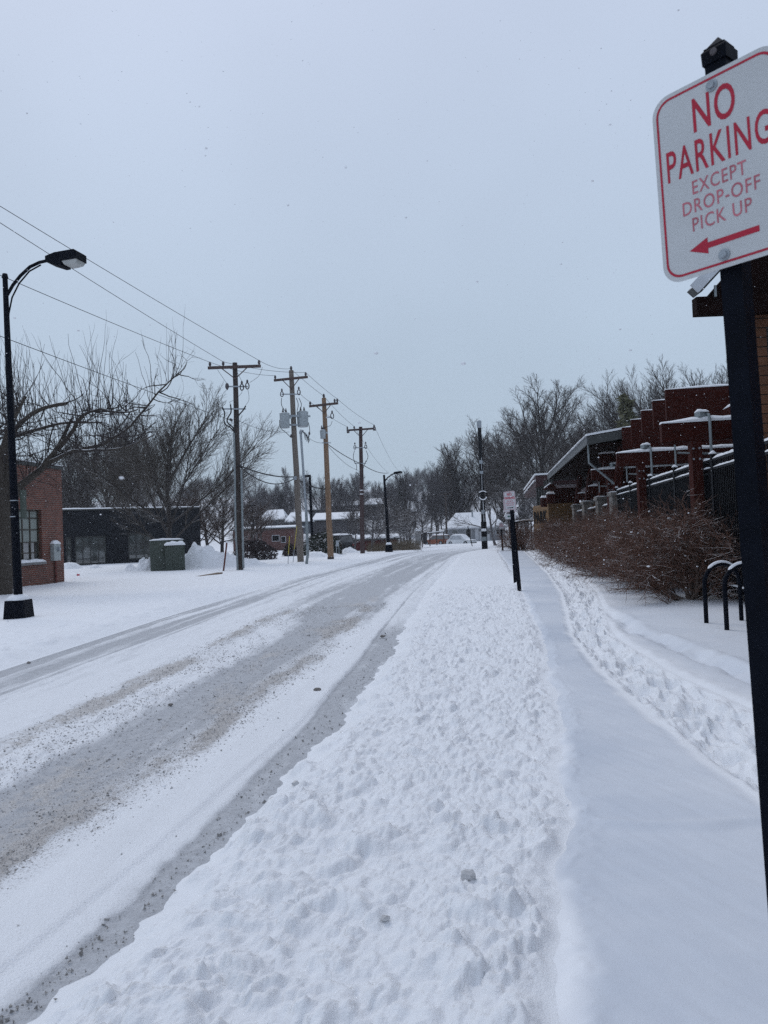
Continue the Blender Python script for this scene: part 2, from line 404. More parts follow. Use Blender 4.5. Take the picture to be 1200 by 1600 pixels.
class MB:
    def __init__(s): s.v, s.f = [], []
    def add(s, vs, fs):
        b = len(s.v); s.v += [Vector(v) for v in vs]; s.f += [tuple(i + b for i in f) for f in fs]; return s
    def box(s, c, size, rz=0.0):
        c = Vector(c); hx, hy, hz = size[0] / 2, size[1] / 2, size[2] / 2
        ca, sa = math.cos(rz), math.sin(rz)
        vs = []
        for z in (-hz, hz):
            for x, y in ((-hx, -hy), (hx, -hy), (hx, hy), (-hx, hy)):
                vs.append((c.x + x * ca - y * sa, c.y + x * sa + y * ca, c.z + z))
        return s.add(vs, [(3, 2, 1, 0), (4, 5, 6, 7), (0, 1, 5, 4), (1, 2, 6, 5), (2, 3, 7, 6), (3, 0, 4, 7)])
    def bar(s, a, b, w, h, up=(0, 0, 1)):
        """rectangular bar from a to b, width w sideways, h along up"""
        a, b = Vector(a), Vector(b); d = (b - a).normalized(); up = Vector(up)
        sd_ = d.cross(up)
        if sd_.length < 1e-4: sd_ = Vector((1, 0, 0))
        sd_.normalize(); u = sd_.cross(d).normalized()
        vs = []
        for p in (a, b):
            for x, y in ((-1, -1), (1, -1), (1, 1), (-1, 1)): vs.append(p + sd_ * (x * w / 2) + u * (y * h / 2))
        return s.add(vs, [(0, 1, 2, 3), (7, 6, 5, 4), (4, 5, 1, 0), (5, 6, 2, 1), (6, 7, 3, 2), (7, 4, 0, 3)])
    def tube(s, pts, r, k=10, cap=True):
        pts = [Vector(p) for p in pts]; n = len(pts)
        rs = r if isinstance(r, (list, tuple)) else [r] * n
        vs, fs = [], []
        ref = None
        for i, p in enumerate(pts):
            t = (pts[min(i + 1, n - 1)] - pts[max(i - 1, 0)]).normalized()
            if ref is None: ref = Vector((0, 0, 1)) if abs(t.z) < 0.9 else Vector((1, 0, 0))
            a = (ref - t * ref.dot(t)).normalized(); ref = a; b = t.cross(a)
            for j in range(k):
                q = 2 * PI * j / k
                vs.append(p + a * (rs[i] * math.cos(q)) + b * (rs[i] * math.sin(q)))
        for i in range(n - 1):
            for j in range(k):
                fs.append((i * k + j, i * k + (j + 1) % k, (i + 1) * k + (j + 1) % k, (i + 1) * k + j))
        if cap: fs += [tuple(range(k))[::-1], tuple((n - 1) * k + j for j in range(k))]
        return s.add(vs, fs)
    def prism(s, outline, a, b):
        """outline: list of points (3D) on one side; extruded by vector b-a"""
        d = Vector(b) - Vector(a); n = len(outline)
        vs = [Vector(p) for p in outline] + [Vector(p) + d for p in outline]
        fs = [tuple(range(n))[::-1], tuple(range(n, 2 * n))] + [(i, (i + 1) % n, (i + 1) % n + n, i + n) for i in range(n)]
        return s.add(vs, fs)
    def blob(s, c, r, seed=0, sub=1, sq=(1, 1, 1), amp=0.2):
        import bmesh
        bm = bmesh.new(); bmesh.ops.create_icosphere(bm, subdivisions=sub, radius=1.0)
        g = random.Random(seed)
        vs = [Vector(c) + Vector((v.co.x * sq[0], v.co.y * sq[1], v.co.z * sq[2])) * (r * (1 + g.uniform(-amp, amp))) for v in bm.verts]
        fs = [tuple(v.index for v in f.verts) for f in bm.faces]
        bm.free()
        return s.add(vs, fs)
    def cap(s, a, b, w, h, seed=0, n=10):
        """a rounded strip of snow lying on a bar from a to b (its underside at the given points)"""
        a, b = Vector(a), Vector(b); d = (b - a); L = d.length; d.normalize()
        sd_ = d.cross(Vector((0, 0, 1))).normalized(); g = random.Random(seed)
        prof = [(-0.5, 0), (-0.5, 0.45), (-0.32, 0.85), (0, 1.0), (0.32, 0.85), (0.5, 0.45), (0.5, 0)]
        vs, fs = [], []
        for i in range(n + 1):
            t = i / n; e = min(1.0, 0.35 + 6 * min(t, 1 - t)); hh = h * e * (1 + g.uniform(-0.18, 0.18)); ww = w * (1 + g.uniform(-0.06, 0.06))
            for x, z in prof: vs.append(a + d * (L * t) + sd_ * (x * ww) + Vector((0, 0, z * hh)))
        k = len(prof)
        for i in range(n):
            for j in range(k - 1): fs.append((i * k + j, i * k + j + 1, (i + 1) * k + j + 1, (i + 1) * k + j))
        fs += [tuple(range(k))[::-1], tuple(n * k + j for j in range(k))]
        return s.add(vs, fs)
    def build(s, name, m, parent=None, origin=None, sharp=35):
        """vertices are in world space for unrotated parents: they are moved into the parent's own space"""
        off = Vector((0, 0, 0))
        p = parent
        while p is not None: off += Vector(p.location); p = p.parent
        if origin is not None: off += Vector(origin)
        me = bpy.data.meshes.new(name)
        me.from_pydata([tuple(v - off) for v in s.v], [], s.f)
        import bmesh
        bm = bmesh.new(); bm.from_mesh(me); bmesh.ops.recalc_face_normals(bm, faces=bm.faces[:]); bm.to_mesh(me); bm.free()
        me.shade_smooth(); me.set_sharp_from_angle(angle=R(sharp))
        uv = me.uv_layers.new(name='UVMap').data
        for f in me.polygons:
            nrm = f.normal
            if abs(nrm.z) > 0.75: U, V_ = Vector((1, 0, 0)), Vector((0, 1, 0))
            else: U, V_ = Vector((-nrm.y, nrm.x, 0)).normalized(), Vector((0, 0, 1))
            for li in f.loop_indices:
                co = me.vertices[me.loops[li].vertex_index].co + off
                uv[li].uv = (co.dot(U), co.dot(V_))
        o = link(name, me, m, parent)
        if origin is not None: o.location = origin
        return o

# ------------------------------------------------------------------ the ground: one warped grid cut into its surfaces
def interp(pts):
    ys = np.array([p[0] for p in pts], float); xs = np.array([p[1] for p in pts], float)
    def f(y):
        y = np.asarray(y, float)
        r = np.interp(y, ys, xs)
        r = np.where(y < ys[0], xs[0] + (y - ys[0]) * (xs[1] - xs[0]) / (ys[1] - ys[0]), r)
        return r
    def sm(y):
        d = np.maximum(0.03 * np.abs(np.asarray(y, float)), 0.05)
        return (f(y - 2 * d) + 2 * f(y - d) + 3 * f(y) + 2 * f(y + d) + f(y + 2 * d)) / 9
    return sm
def gp(*pix):
    r = []
    for px, py in pix:
        g = gnd(px, py); r.append((g.y, g.x))
    return sorted(r)
fL = interp(gp((0, 1045), (250, 965), (450, 905), (560, 878), (620, 864)) + [(64, 4.2), (69, 9), (73, 14), (80, 30), (95, 60), (130, 120)])
fR0 = interp(gp((2, 1600), (104, 1515), (208, 1427), (307, 1338), (375, 1271), (443, 1203), (521, 1130), (600, 1031), (622, 990), (664, 925), (712, 872)) + [(50, 5.0), (55, 6.6), (60, 10), (66, 18), (72, 32), (80, 50), (130, 140)])
fV0 = interp([(2.46, 0.53), (4.0, 0.86), (6.9, 1.48), (12.15, 2.33), (20.6, 3.53), (31, 4.93), (50, 7.3), (56, 8.6), (61, 12.5), (67, 21), (73, 36), (82, 56), (130, 145)])
def fR(Y):
    Y = np.asarray(Y, float); k = sstep(40, 15, Y)
    return fR0(Y) + k * (0.15 * (fbm(Y / 0.55, Y * 0, 3, 201) - 0.5) + 0.10 * (fbm(Y / 0.12, Y * 0, 3, 203) - 0.5)) + 0.02
def fV(Y):
    Y = np.asarray(Y, float); k = sstep(40, 15, Y)
    return fV0(Y) + k * (0.16 * (fbm(Y / 0.6, Y * 0 + 5, 3, 205) - 0.5) + 0.06 * (fbm(Y / 0.14, Y * 0 + 5, 3, 207) - 0.5))
fPL = interp(sorted([(1.0, 1.75), (3.0, 1.95)] + gp((893, 1000), (930, 1050), (1000, 1115), (1060, 1165), (1120, 1215), (1186, 1263)) + [(17.5, 3.93), (25, 5.2), (50, 8.9), (56, 10), (61, 14), (67, 23), (73, 38), (82, 58), (130, 148)]))
fPR = interp(sorted([(1.0, 2.7), (3.0, 2.78), (4.5, 2.84)] + gp((960, 1000), (1056, 1062), (1171, 1115)) + [(17.5, 4.75), (25, 6.1), (50, 9.6), (56, 10.8), (61, 15), (67, 24), (73, 39), (82, 59), (130, 149)]))

def dip(Y): return -0.62 * sstep(58, 98, Y)
def hill(X, Y):
    return sstep(138, 310, Y) * 17.0 * (0.75 + 0.5 * fbm(X / 90, Y / 90, 2, 91))
def far_z(X, Y): return dip(Y) + hill(X, Y)

rows = [-14.0, -10, -7, -4.5, -2.5, -1.0, -0.2, 0.4, 0.8, 1.1]
y = 1.35
while y < 112:
    rows.append(y); y *= 1.0058
rows = np.array(rows + [112.0])

def h_left(X, Y, l):
    d = l - X
    z = 0.07 + 0.10 * (fbm(X / 5, Y / 5, 3, 3) - 0.5) + 0.02 * (fbm(X / 0.7, Y / 0.7, 3, 5) - 0.5)
    lump = sstep(3.2, 0.4, d) * (0.6 * clods(X, Y, 0.22, 31, 0.6) + 0.4 * clods(X, Y, 0.10, 37, 0.6)) * sstep(75, 25, Y)
    z = z + lump * 0.55
    z = z * sstep(-0.05, 0.55, d) - 0.03 * (1 - sstep(-0.05, 0.55, d))
    return z
def h_verge(X, Y, r, v):
    w = v - r
    a = sstep(0.0, 0.35, (X - r) + 0.30 * (fbm(X / 0.35, Y / 0.35, 4, 17) - 0.5) + 0.9 * clods(X, Y, 0.11, 18, 0.6))
    b = sstep(-0.03, 0.16, (v - X) + 0.16 * (fbm(X / 0.25, Y / 0.25, 3, 19) - 0.5))
    rough = sstep(21.5, 19.5, Y) + 0.12
    rough = np.minimum(rough, 1)
    cross = sstep(20.5, 21.5, Y) * sstep(24.5, 23.2, Y)
    big = 0.07 * (fbm(X / 0.9, Y / 0.9, 3, 23) - 0.45)
    soft = sstep(0.35, 0.65, fbm(X / 1.1, Y / 1.1, 2, 41))
    wx = X + 0.05 * (fbm(X / 0.13, Y / 0.13, 2, 51) - 0.5); wy = Y + 0.05 * (fbm(X / 0.13, Y / 0.13, 2, 53) - 0.5)
    lumps = (0.25 + 0.45 * soft) * clods(wx, wy, 0.15, 61, 0.45) + 0.85 * clods(wx + 3.3, wy, 0.088, 67, 0.75) + 0.9 * clods(wx, wy + 5.1, 0.052, 71, 0.8) \
        + 0.42 * clods(wx + 1.7, wy + 2.1, 0.24, 73, 0.28) + 0.75 * clods(wx + 4.7, wy + 0.9, 0.030, 75, 0.75)
    lumps = lumps * (0.55 + 0.75 * fbm(X / 0.45, Y / 0.45, 2, 76))
    lumps = lumps * 0.68
    fine = 0.018 * (fbm(X / 0.06, Y / 0.06, 3, 77) - 0.5)
    edge = np.minimum(a, 1) * (0.35 + 0.65 * b)
    z = -0.03 + a * (0.075 - 0.05 * cross) + (big + lumps + fine) * rough * edge + 0.05 * sstep(24, 27, Y) * a * b + 0.06 * (fbm(X / 3, Y / 3, 2, 79) - 0.5) * a * b
    return np.where(X > (r + v) / 2, z * (0.35 + 0.65 * b) + 0.65 * (1 - b) * 0.035, z)
def h_side(X, Y, v, pl):
    z = 0.035 + 0.03 * (fbm(X / 2.2, Y / 2.2, 3, 83) - 0.5) + 0.006 * (fbm(X / 0.3, Y / 0.3, 2, 85) - 0.5)
    d = X - v
    z = z + (0.25 * clods(X, Y, 0.09, 87, 0.45) + 0.6 * clods(X, Y, 0.045, 88, 0.5)) * sstep(0.22, 0.0, d) * sstep(24, 20, Y) + 0.007 * fbm((X + 0.4 * Y) / 0.05, (Y - 0.4 * X) / 0.35, 3, 86)
    # drift line across the walk
    yl = 4.02 + 0.06 * np.sin(X * 3.1) + 0.15 * (fbm(X / 0.5, Y / 0.5, 2, 89) - 0.5)
    z = z + 0.03 * np.exp(-((Y - yl) / 0.055) ** 2) * sstep(0.9, 1.2, X) * sstep(2.6, 2.2, X) + 0.018 * sstep(-0.05, 0.3, Y - yl)
    return z
def h_path(X, Y, pl, pr):
    t = (X - pl) / (pr - pl)
    prof = sstep(0, 0.14, t) * sstep(1, 0.78, t)
    f = fbm(X / 0.22, Y / 0.30, 3, 93)
    foot = np.maximum(clods(X * 1.25, Y * 0.75, 0.22, 95, 0.95), 0)
    # a churned trough with raised crumbs and boot holes
    z = 0.045 + 0.016 * np.exp(-((t - 0.02) / 0.07) ** 2) * f * 1.5 + 0.025 * np.exp(-((t - 0.86) / 0.16) ** 2) * f * 1.4
    z = z - prof * (0.026 + 0.95 * foot * sstep(0.02, 0.2, t)) + prof * 0.09 * (f - 0.45) + prof * (0.7 * clods(X, Y, 0.085, 97, 0.55) + 0.7 * clods(X, Y, 0.042, 99, 0.6))
    ruts = 0.018 * np.cos(t * 6.28 * 2.2 + 3 * (fbm(X / 1.5, Y / 1.5, 2, 98) - 0.5)) * prof
    return z + ruts
def h_right(X, Y, pr):
    z = 0.06 + 0.045 * (fbm(X / 4.0, Y / 4.0, 3, 101) - 0.5) + 0.012 * (fbm(X / 0.5, Y / 0.5, 3, 103) - 0.5)
    xc = 3.52 + 0.12 * (fbm(X * 0, Y / 0.8, 2, 105) - 0.5) + 0.10 * np.clip(Y - 11, 0, 8)
    tr = np.exp(-((X - xc) / 0.13) ** 2) * sstep(16, 12, Y) * sstep(3.0, 5, Y)
    z = z - tr * (0.15 * fbm(X / 0.15, Y / 0.3, 2, 107)) + 0.04 * np.exp(-((X - xc - 0.2) / 0.09) ** 2) * sstep(16, 12, Y) * fbm(X / 0.2, Y / 0.2, 2, 109)
    d = X - pr
    z = z + 0.02 * np.exp(-(d / 0.2) ** 2) + 0.3 * clods(X, Y, 0.10, 111, 0.4) * sstep(0.4, 0.0, d) * sstep(25, 18, Y)
    return z
BANDS = [(0.0, 0.8), (0.045, 0.75), (0.06, 0.35), (0.085, 0.45), (0.10, 0.8), (0.18, 0.75), (0.23, 0.25), (0.30, 0.1), (0.42, 0.15), (0.50, 0.25), (0.54, 0.1),
         (0.60, 0.2), (0.64, 0.95), (0.74, 0.9), (0.775, 0.45), (0.84, 0.1), (0.86, 0.0), (0.922, 0.0), (0.935, 0.28), (0.941, 0.92), (0.946, 0.70), (0.955, 0.72), (0.98, 0.8), (1.1, 0.6)]
BROWN = [(0, 0), (0.40, 0.02), (0.44, 0.4), (0.50, 0.4), (0.54, 0.12), (0.62, 0.15), (0.66, 0.34), (0.74, 0.42), (0.79, 0.58), (0.825, 0.42), (0.85, 0.05), (1, 0)]
SPECK = [(0, 0), (0.42, 0.45), (0.5, 0.5), (0.56, 0.45), (0.7, 0.55), (0.8, 0.62), (0.84, 0.5), (0.87, 0.3), (0.93, 0.45), (0.95, 0.54), (1, 0.52)]
def road_masks(X, Y, l, r):
    r = fR0(Y[:, :1])
    u = (X - l) / (r - l)
    uw = u + 0.055 * (fbm(X / 0.9, Y / 4.0, 4, 121) - 0.5) + 0.02 * (fbm(X / 0.12, Y / 0.3, 3, 123) - 0.5) * sstep(0.9, 0.8, u)
    uw = np.where(u > 0.9, u + 0.004 * (fbm(X / 0.2, Y / 0.5, 2, 125) - 0.5), uw)
    ue = np.interp(Y, [2.3, 3.35, 4.1, 5.0, 6.2, 8.2, 12.0], [0.978, 0.972, 0.964, 0.958, 0.949, 0.937, 0.932])           # the bare kerb strip narrows towards us
    uw = np.where(u > 0.9, 0.9 + (uw - 0.9) * (0.937 - 0.9) / (ue - 0.9), uw)
    uw = np.where(u > 0.9, uw + 0.012 * sstep(6.5, 3.0, Y) * (fbm(X / 0.08, Y / 0.25, 3, 141) - 0.5), uw)
    g = np.interp(uw, *zip(*BANDS)); b = np.interp(uw, *zip(*BROWN)); s = np.interp(uw, *zip(*SPECK))
    far = sstep(14, 26, Y)
    stre = fbm(u * 16 + 3, Y / 16, 3, 127)
    gf = np.clip(0.35 + 1.6 * (stre - 0.42), 0, 0.9) * sstep(0.0, 0.06, u) * sstep(1.0, 0.9, u)
    mid = sstep(0.45, 0.6, u) * sstep(0.92, 0.82, u) * sstep(11, 17, Y)
    g = g * (1 - 0.75 * far) + gf * 0.75 * far
    g = np.maximum(g, mid * np.clip(0.12 + 1.7 * (fbm(u * 22 + 1, Y / 11, 4, 147) - 0.18), 0.05, 0.92))
    gut = sstep(14.5, 11.5, Y)                        # the bare strip along the kerb fades out ahead
    g = np.where(u > 0.938, g * gut + (1 - gut) * 0.2, g)
    b = b * (1 - 0.9 * far); s = s * (1 - far)
    patch = fbm(X / 0.35, Y / 1.1, 4, 129)
    b = b * np.clip(0.35 + 2.4 * (patch - 0.3), 0.1, 1.5); streak = fbm(u * 34 + 9, Y / 7, 3, 143); st2 = fbm(u * 60 + 2, Y / 9, 3, 145); g = np.where(u < 0.27, g * np.clip(2.4 * (st2 - 0.12), 0.15, 1.0), g) * np.clip(0.25 + 0.7 * patch + 0.9 * streak, 0, 1.1) + 0.10 * sstep(0.55, 0.75, streak) * (u < 0.93)
    return u, np.clip(g, 0, 1), np.clip(b, 0, 1), np.clip(s, 0, 1)
def h_road(X, Y, l, r):
    u, g, b, s = road_masks(X, Y, l, r)
    z = -0.025 - 0.022 * g + 0.6 * clods(X, Y, 0.10, 131, 0.5) * b + 1.1 * clods(X, Y, 0.055, 133, 0.7) * b + 0.35 * clods(X, Y, 0.05, 139, 0.35) * g + 0.012 * (fbm(X / 0.5, Y / 1.5, 3, 135) - 0.5)
    lump = sstep(0.49, 0.54, u) * sstep(0.63, 0.58, u) * sstep(30, 10, Y)
    z = z + lump * (0.45 * clods(X, Y, 0.11, 137, 0.55) + 0.012)
    z = z + 0.015 * sstep(0.83, 0.87, u) * sstep(0.938, 0.93, u) * sstep(16, 12, Y)
    return z

def strip(name, fa, fb, ncol, hfun, m, power=1.0, masks=None, rows_=None, sa=None, sb=None):
    Y = rows if rows_ is None else rows_
    A, B = fa(Y), fb(Y)
    t = np.linspace(0, 1, ncol) ** power
    X = A[:, None] + (B - A)[:, None] * t[None, :]
    YY = np.repeat(Y[:, None], ncol, 1)
    Z = hfun(X, YY, A[:, None], B[:, None])
    if sa is not None: k = sstep(0.0, 0.10, X - A[:, None]); Z = Z * k + sa * (1 - k)      # neighbours meet at one height
    if sb is not None: k = sstep(0.0, 0.10, B[:, None] - X); Z = Z * k + sb * (1 - k)
    Z = Z + dip(YY)
    V = np.stack([X, YY, Z], -1).reshape(-1, 3)
    nr = len(Y)
    i = (np.arange(nr - 1)[:, None] * ncol + np.arange(ncol - 1)[None, :]).ravel()
    F = np.stack([i, i + 1, i + ncol + 1, i + ncol], 1)
    me = quick_mesh(name, V, F)
    if masks is not None:
        u, g, b, s = masks(X, YY, A[:, None], B[:, None])
        col = np.stack([g, b, s, np.ones_like(g)], -1).reshape(-1, 4).astype(np.float32)
        at_ = me.color_attributes.new('mask', 'FLOAT_COLOR', 'POINT')
        at_.data.foreach_set('color', col.ravel())
    o = link(name, me, m)
    o['kind'] = 'structure'
    return o
coarse = rows[::2] if len(rows) % 2 else np.append(rows[::2], rows[-1])
fLn = lambda Y: fL(Y) - 4.0
strip('ground', lambda Y: np.full_like(Y, -110.0), fLn, 70, lambda X, Y, a, b: h_left(X, Y, b + 4.0), M['snow'], 0.5, rows_=coarse)
strip('snowy_roadside', fLn, fL, 130, lambda X, Y, a, b: h_left(X, Y, b), M['snow'], sb=-.03)
strip('road', fL, fR, 250, h_road, M['road'], masks=road_masks, sa=-.03, sb=-.045)
strip('snowy_verge', fR, fV, 240, h_verge, M['verge'], sa=-.045, sb=.04)
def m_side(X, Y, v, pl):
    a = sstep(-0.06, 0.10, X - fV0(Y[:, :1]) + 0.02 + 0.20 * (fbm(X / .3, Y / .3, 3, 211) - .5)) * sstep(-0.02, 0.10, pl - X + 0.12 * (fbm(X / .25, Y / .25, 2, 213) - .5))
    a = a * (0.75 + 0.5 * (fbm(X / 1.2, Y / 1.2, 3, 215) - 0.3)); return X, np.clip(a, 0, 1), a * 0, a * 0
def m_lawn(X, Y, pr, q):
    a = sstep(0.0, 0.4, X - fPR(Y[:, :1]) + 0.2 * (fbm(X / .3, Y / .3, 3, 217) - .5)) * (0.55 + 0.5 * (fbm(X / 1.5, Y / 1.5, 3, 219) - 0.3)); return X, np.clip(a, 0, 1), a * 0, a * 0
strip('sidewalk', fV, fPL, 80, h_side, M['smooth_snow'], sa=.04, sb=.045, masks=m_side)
strip('footpath', fPL, fPR, 80, h_path, M['snow'], sa=.045, sb=.05)
fPRn = lambda Y: fPR(Y) + 2.5
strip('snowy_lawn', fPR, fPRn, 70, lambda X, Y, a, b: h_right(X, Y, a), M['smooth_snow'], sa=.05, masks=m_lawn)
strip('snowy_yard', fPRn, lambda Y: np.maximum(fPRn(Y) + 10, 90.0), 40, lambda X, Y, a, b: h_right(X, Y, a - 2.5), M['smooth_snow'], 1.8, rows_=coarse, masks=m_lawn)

def terrain():
    xs = np.linspace(-186, 186, 94); ys = np.linspace(-56, 336, 99)
    X, Y = np.meshgrid(xs, ys)
    ins = np.minimum(np.minimum(X + 110, 90 - X), np.minimum(Y + 14, 112 - Y))
    Z = far_z(X, Y) - 0.8 * sstep(-2, 10, ins) + 0.02
    V = np.stack([X, Y, Z], -1).reshape(-1, 3)
    n = len(xs); i = (np.arange(len(ys) - 1)[:, None] * n + np.arange(n - 1)[None, :]).ravel()
    o = link('hillside', quick_mesh('hillside', V, np.stack([i, i + 1, i + n + 1, i + n], 1)), M['snow'])
    o['kind'] = 'structure'
terrain()
# ------------------------------------------------------------------ street lamps
def lamp_base(root, b, w0, w1, h, m='black'):
    q = MB(); vs = []
    for z, w in ((-0.25, w0), (h, w1)):
        for x, y_ in ((-1, -1), (1, -1), (1, 1), (-1, 1)): vs.append(b + Vector((x * w / 2, y_ * w / 2, z)))
    q.add(vs, [(3, 2, 1, 0), (4, 5, 6, 7), (0, 1, 5, 4), (1, 2, 6, 5), (2, 3, 7, 6), (3, 0, 4, 7)])
    q.build('base', M[m], root)
def snow_heap(root, c, r, h, seed, name='snow_cap'):
    q = MB(); g = random.Random(seed); vs = []; k = 16
    rings = [(1.0, 0), (0.96, 0.35), (0.75, 0.75), (0.4, 0.96)]
    for rr, z in rings:
        for j in range(k):
            a = 2 * PI * j / k; s = r * rr * (1 + g.uniform(-.07, .07)) / max(abs(math.cos(a)), abs(math.sin(a))) ** 0.7
            vs.append(c + Vector((s * math.cos(a), s * math.sin(a), h * z)))
    vs.append(c + Vector((0, 0, h)))
    fs = [(i * k + j, i * k + (j + 1) % k, (i + 1) * k + (j + 1) % k, (i + 1) * k + j) for i in range(3) for j in range(k)]
    fs += [(3 * k + j, 3 * k + (j + 1) % k, 4 * k) for j in range(k)]
    q.add(vs, fs); q.build(name, M['snow'], root, sharp=80)
b = gnd(30, 972); top = at(8, 433, b.y)
t = thing('street_lamp', 'tall black street lamp with curved arm beside the left roadside', 'street lamp', b)
lamp_base(t, b, 0.50, 0.40, 0.47)
snow_heap(t, b + Vector((0, 0, 0.465)), 0.19, 0.13, 3)
MB().tube([b + Vector((0, 0, 0.2)), b.lerp(top, 0.5), top], [0.092, 0.075, 0.052], 14).build('pole', M['black'], t)
MB().tube([top + Vector((0, 0, -0.02)), top + Vector((0, 0, 0.07))], [0.07, 0.05], 10).build('pole_cap', M['black'], t)
Yl = b.y
arm = [at(11, 462, Yl), at(20, 446, Yl), at(32, 431, Yl), at(47, 417, Yl), at(62, 410, Yl), at(80, 406, Yl)]
MB().tube(arm, 0.034, 10).build('arm', M['black'], t)
MB().tube([at(13, 512, Yl), at(14, 490, Yl), at(19, 465, Yl), at(30, 443, Yl), at(46, 424, Yl), at(64, 414, Yl)], 0.017, 8).build('arm_brace', M['black'], t)
hd = at(103, 405, Yl)
h = MB()
dv = (at(132, 402, Yl) - at(76, 404, Yl)); dv.z = 0.02; dv.normalize(); dv = (dv + Vector((0, -0.25, 0))).normalized(); sv = dv.cross(Vector((0, 0, 1))).normalized()
def head(root, c, L, w, hh, scale=1.0):
    q = MB(); vs = []
    for s, z, wf in ((-0.5, -0.45, 0.6), (-0.5, 0.35, 0.6), (0.5, -0.15, 1.0), (0.5, 0.5, 1.0)):
        pass
    prof = [(-0.5, 0.25), (-0.5, -0.2), (-0.15, -0.62), (-0.02, -0.62), (0.0, -0.35), (0.5, -0.35), (0.5, 0.25), (0.42, 0.42), (-0.2, 0.42)]
    o1 = [c + dv * (x * L) + Vector((0, 0, z * hh)) - sv * (w / 2) for x, z in prof]
    q.prism(o1, Vector((0, 0, 0)), sv * w); q.build('lamp_head', M['black'], root)
    q = MB(); vs = []
    for z, f in ((-0.34, 1.0), (-0.62, 0.8), (-0.78, 0.35)):
        for x, y_ in ((0.02, -1), (0.48, -1), (0.48, 1), (0.02, 1)):
            xm = 0.25 + (x - 0.25) * f
            vs.append(c + dv * (xm * L) + sv * (y_ * w * 0.46 * f) + Vector((0, 0, z * hh)))
    fs = [(i * 4 + j, i * 4 + (j + 1) % 4, i * 4 + 4 + (j + 1) % 4, i * 4 + 4 + j) for i in range(2) for j in range(4)] + [(8, 9, 10, 11), (3, 2, 1, 0)]
    q.add(vs, fs); q.build('lens', M['lens'], root, sharp=10)
head(t, hd, 0.76, 0.36, 0.27)

MB().box(at(31, 788, Yl) + Vector((0.03, .1, 0)), (0.09, 0.10, 0.62)).build('junction_box', M['green'], t)
for py in (783, 808): MB().tube([at(22.5, py, Yl), at(22.5, py, Yl) + Vector((0, 0, .02))], 0.088, 14).build('band', M['galv'], t)
b = gnd(608, 864); top = at(600, 742, b.y)
t = thing('street_lamp', 'black street lamp on the far left roadside beside the weeds', 'street lamp', b)
lamp_base(t, b, 0.62, 0.5, 0.62); snow_heap(t, b + Vector((0, 0, 0.61)), 0.22, 0.22, 5)
MB().tube([b + Vector((0, 0, 0.3)), top], [0.13, 0.08], 10).build('pole', M['black'], t)
Yl = b.y
MB().tube([at(601, 752, Yl), at(606, 746, Yl), at(613, 741, Yl), at(620, 739, Yl)], 0.05, 8).build('arm', M['black'], t)
dv = Vector((1, -0.2, 0.05)).normalized(); sv = dv.cross(Vector((0, 0, 1))).normalized()
head(t, at(622, 738.5, Yl), 0.62, 0.36, 0.2)
# parking lot lamps
b = gnd(488, 851, -0.1); Yb = 66.0; b = at(488, 852, Yb); top = at(484, 742, Yb)
t = thing('parking_lot_lamp', 'tall black parking lot lamp with one flat head right of the transformer pole', 'lamp post', b)
MB().tube([b - Vector((0, 0, 0.5)), top], [0.13, 0.10], 10).build('pole', M['black'], t)
q = at(479.5, 744, Yb); MB().box(q, (0.55, 0.4, 0.16)).build('lamp_head', M['black'], t)
MB().tube([b - Vector((0, 0, 0.4)), b + Vector((0, 0, 0.35))], [0.26, 0.25], 12).build('base', M['concrete'], t)
Yb = 82.0; b = at(399, 864, Yb); top = at(394, 790, Yb)
t = thing('parking_lot_lamp', 'short thin lamp post on a concrete base in the parking lot', 'lamp post', b)
MB().tube([b, top], [0.07, 0.055], 8).build('pole', M['black'], t)
MB().box(top, (0.9, 0.3, 0.14)).build('lamp_head', M['black'], t)
MB().tube([b - Vector((0, 0, 0.5)), b + Vector((0, 0, 0.45))], [0.26, 0.24], 12).build('base', M['concrete'], t)
b = at(408, 850, 92); t = thing('wooden_post', 'dark slender post standing right of the short lot lamp', 'post', b)
MB().tube([b - Vector((0, 0, 0.6)), at(407, 785, 92)], [0.10, 0.08], 8).build('shaft', M['pole_dark'], t)

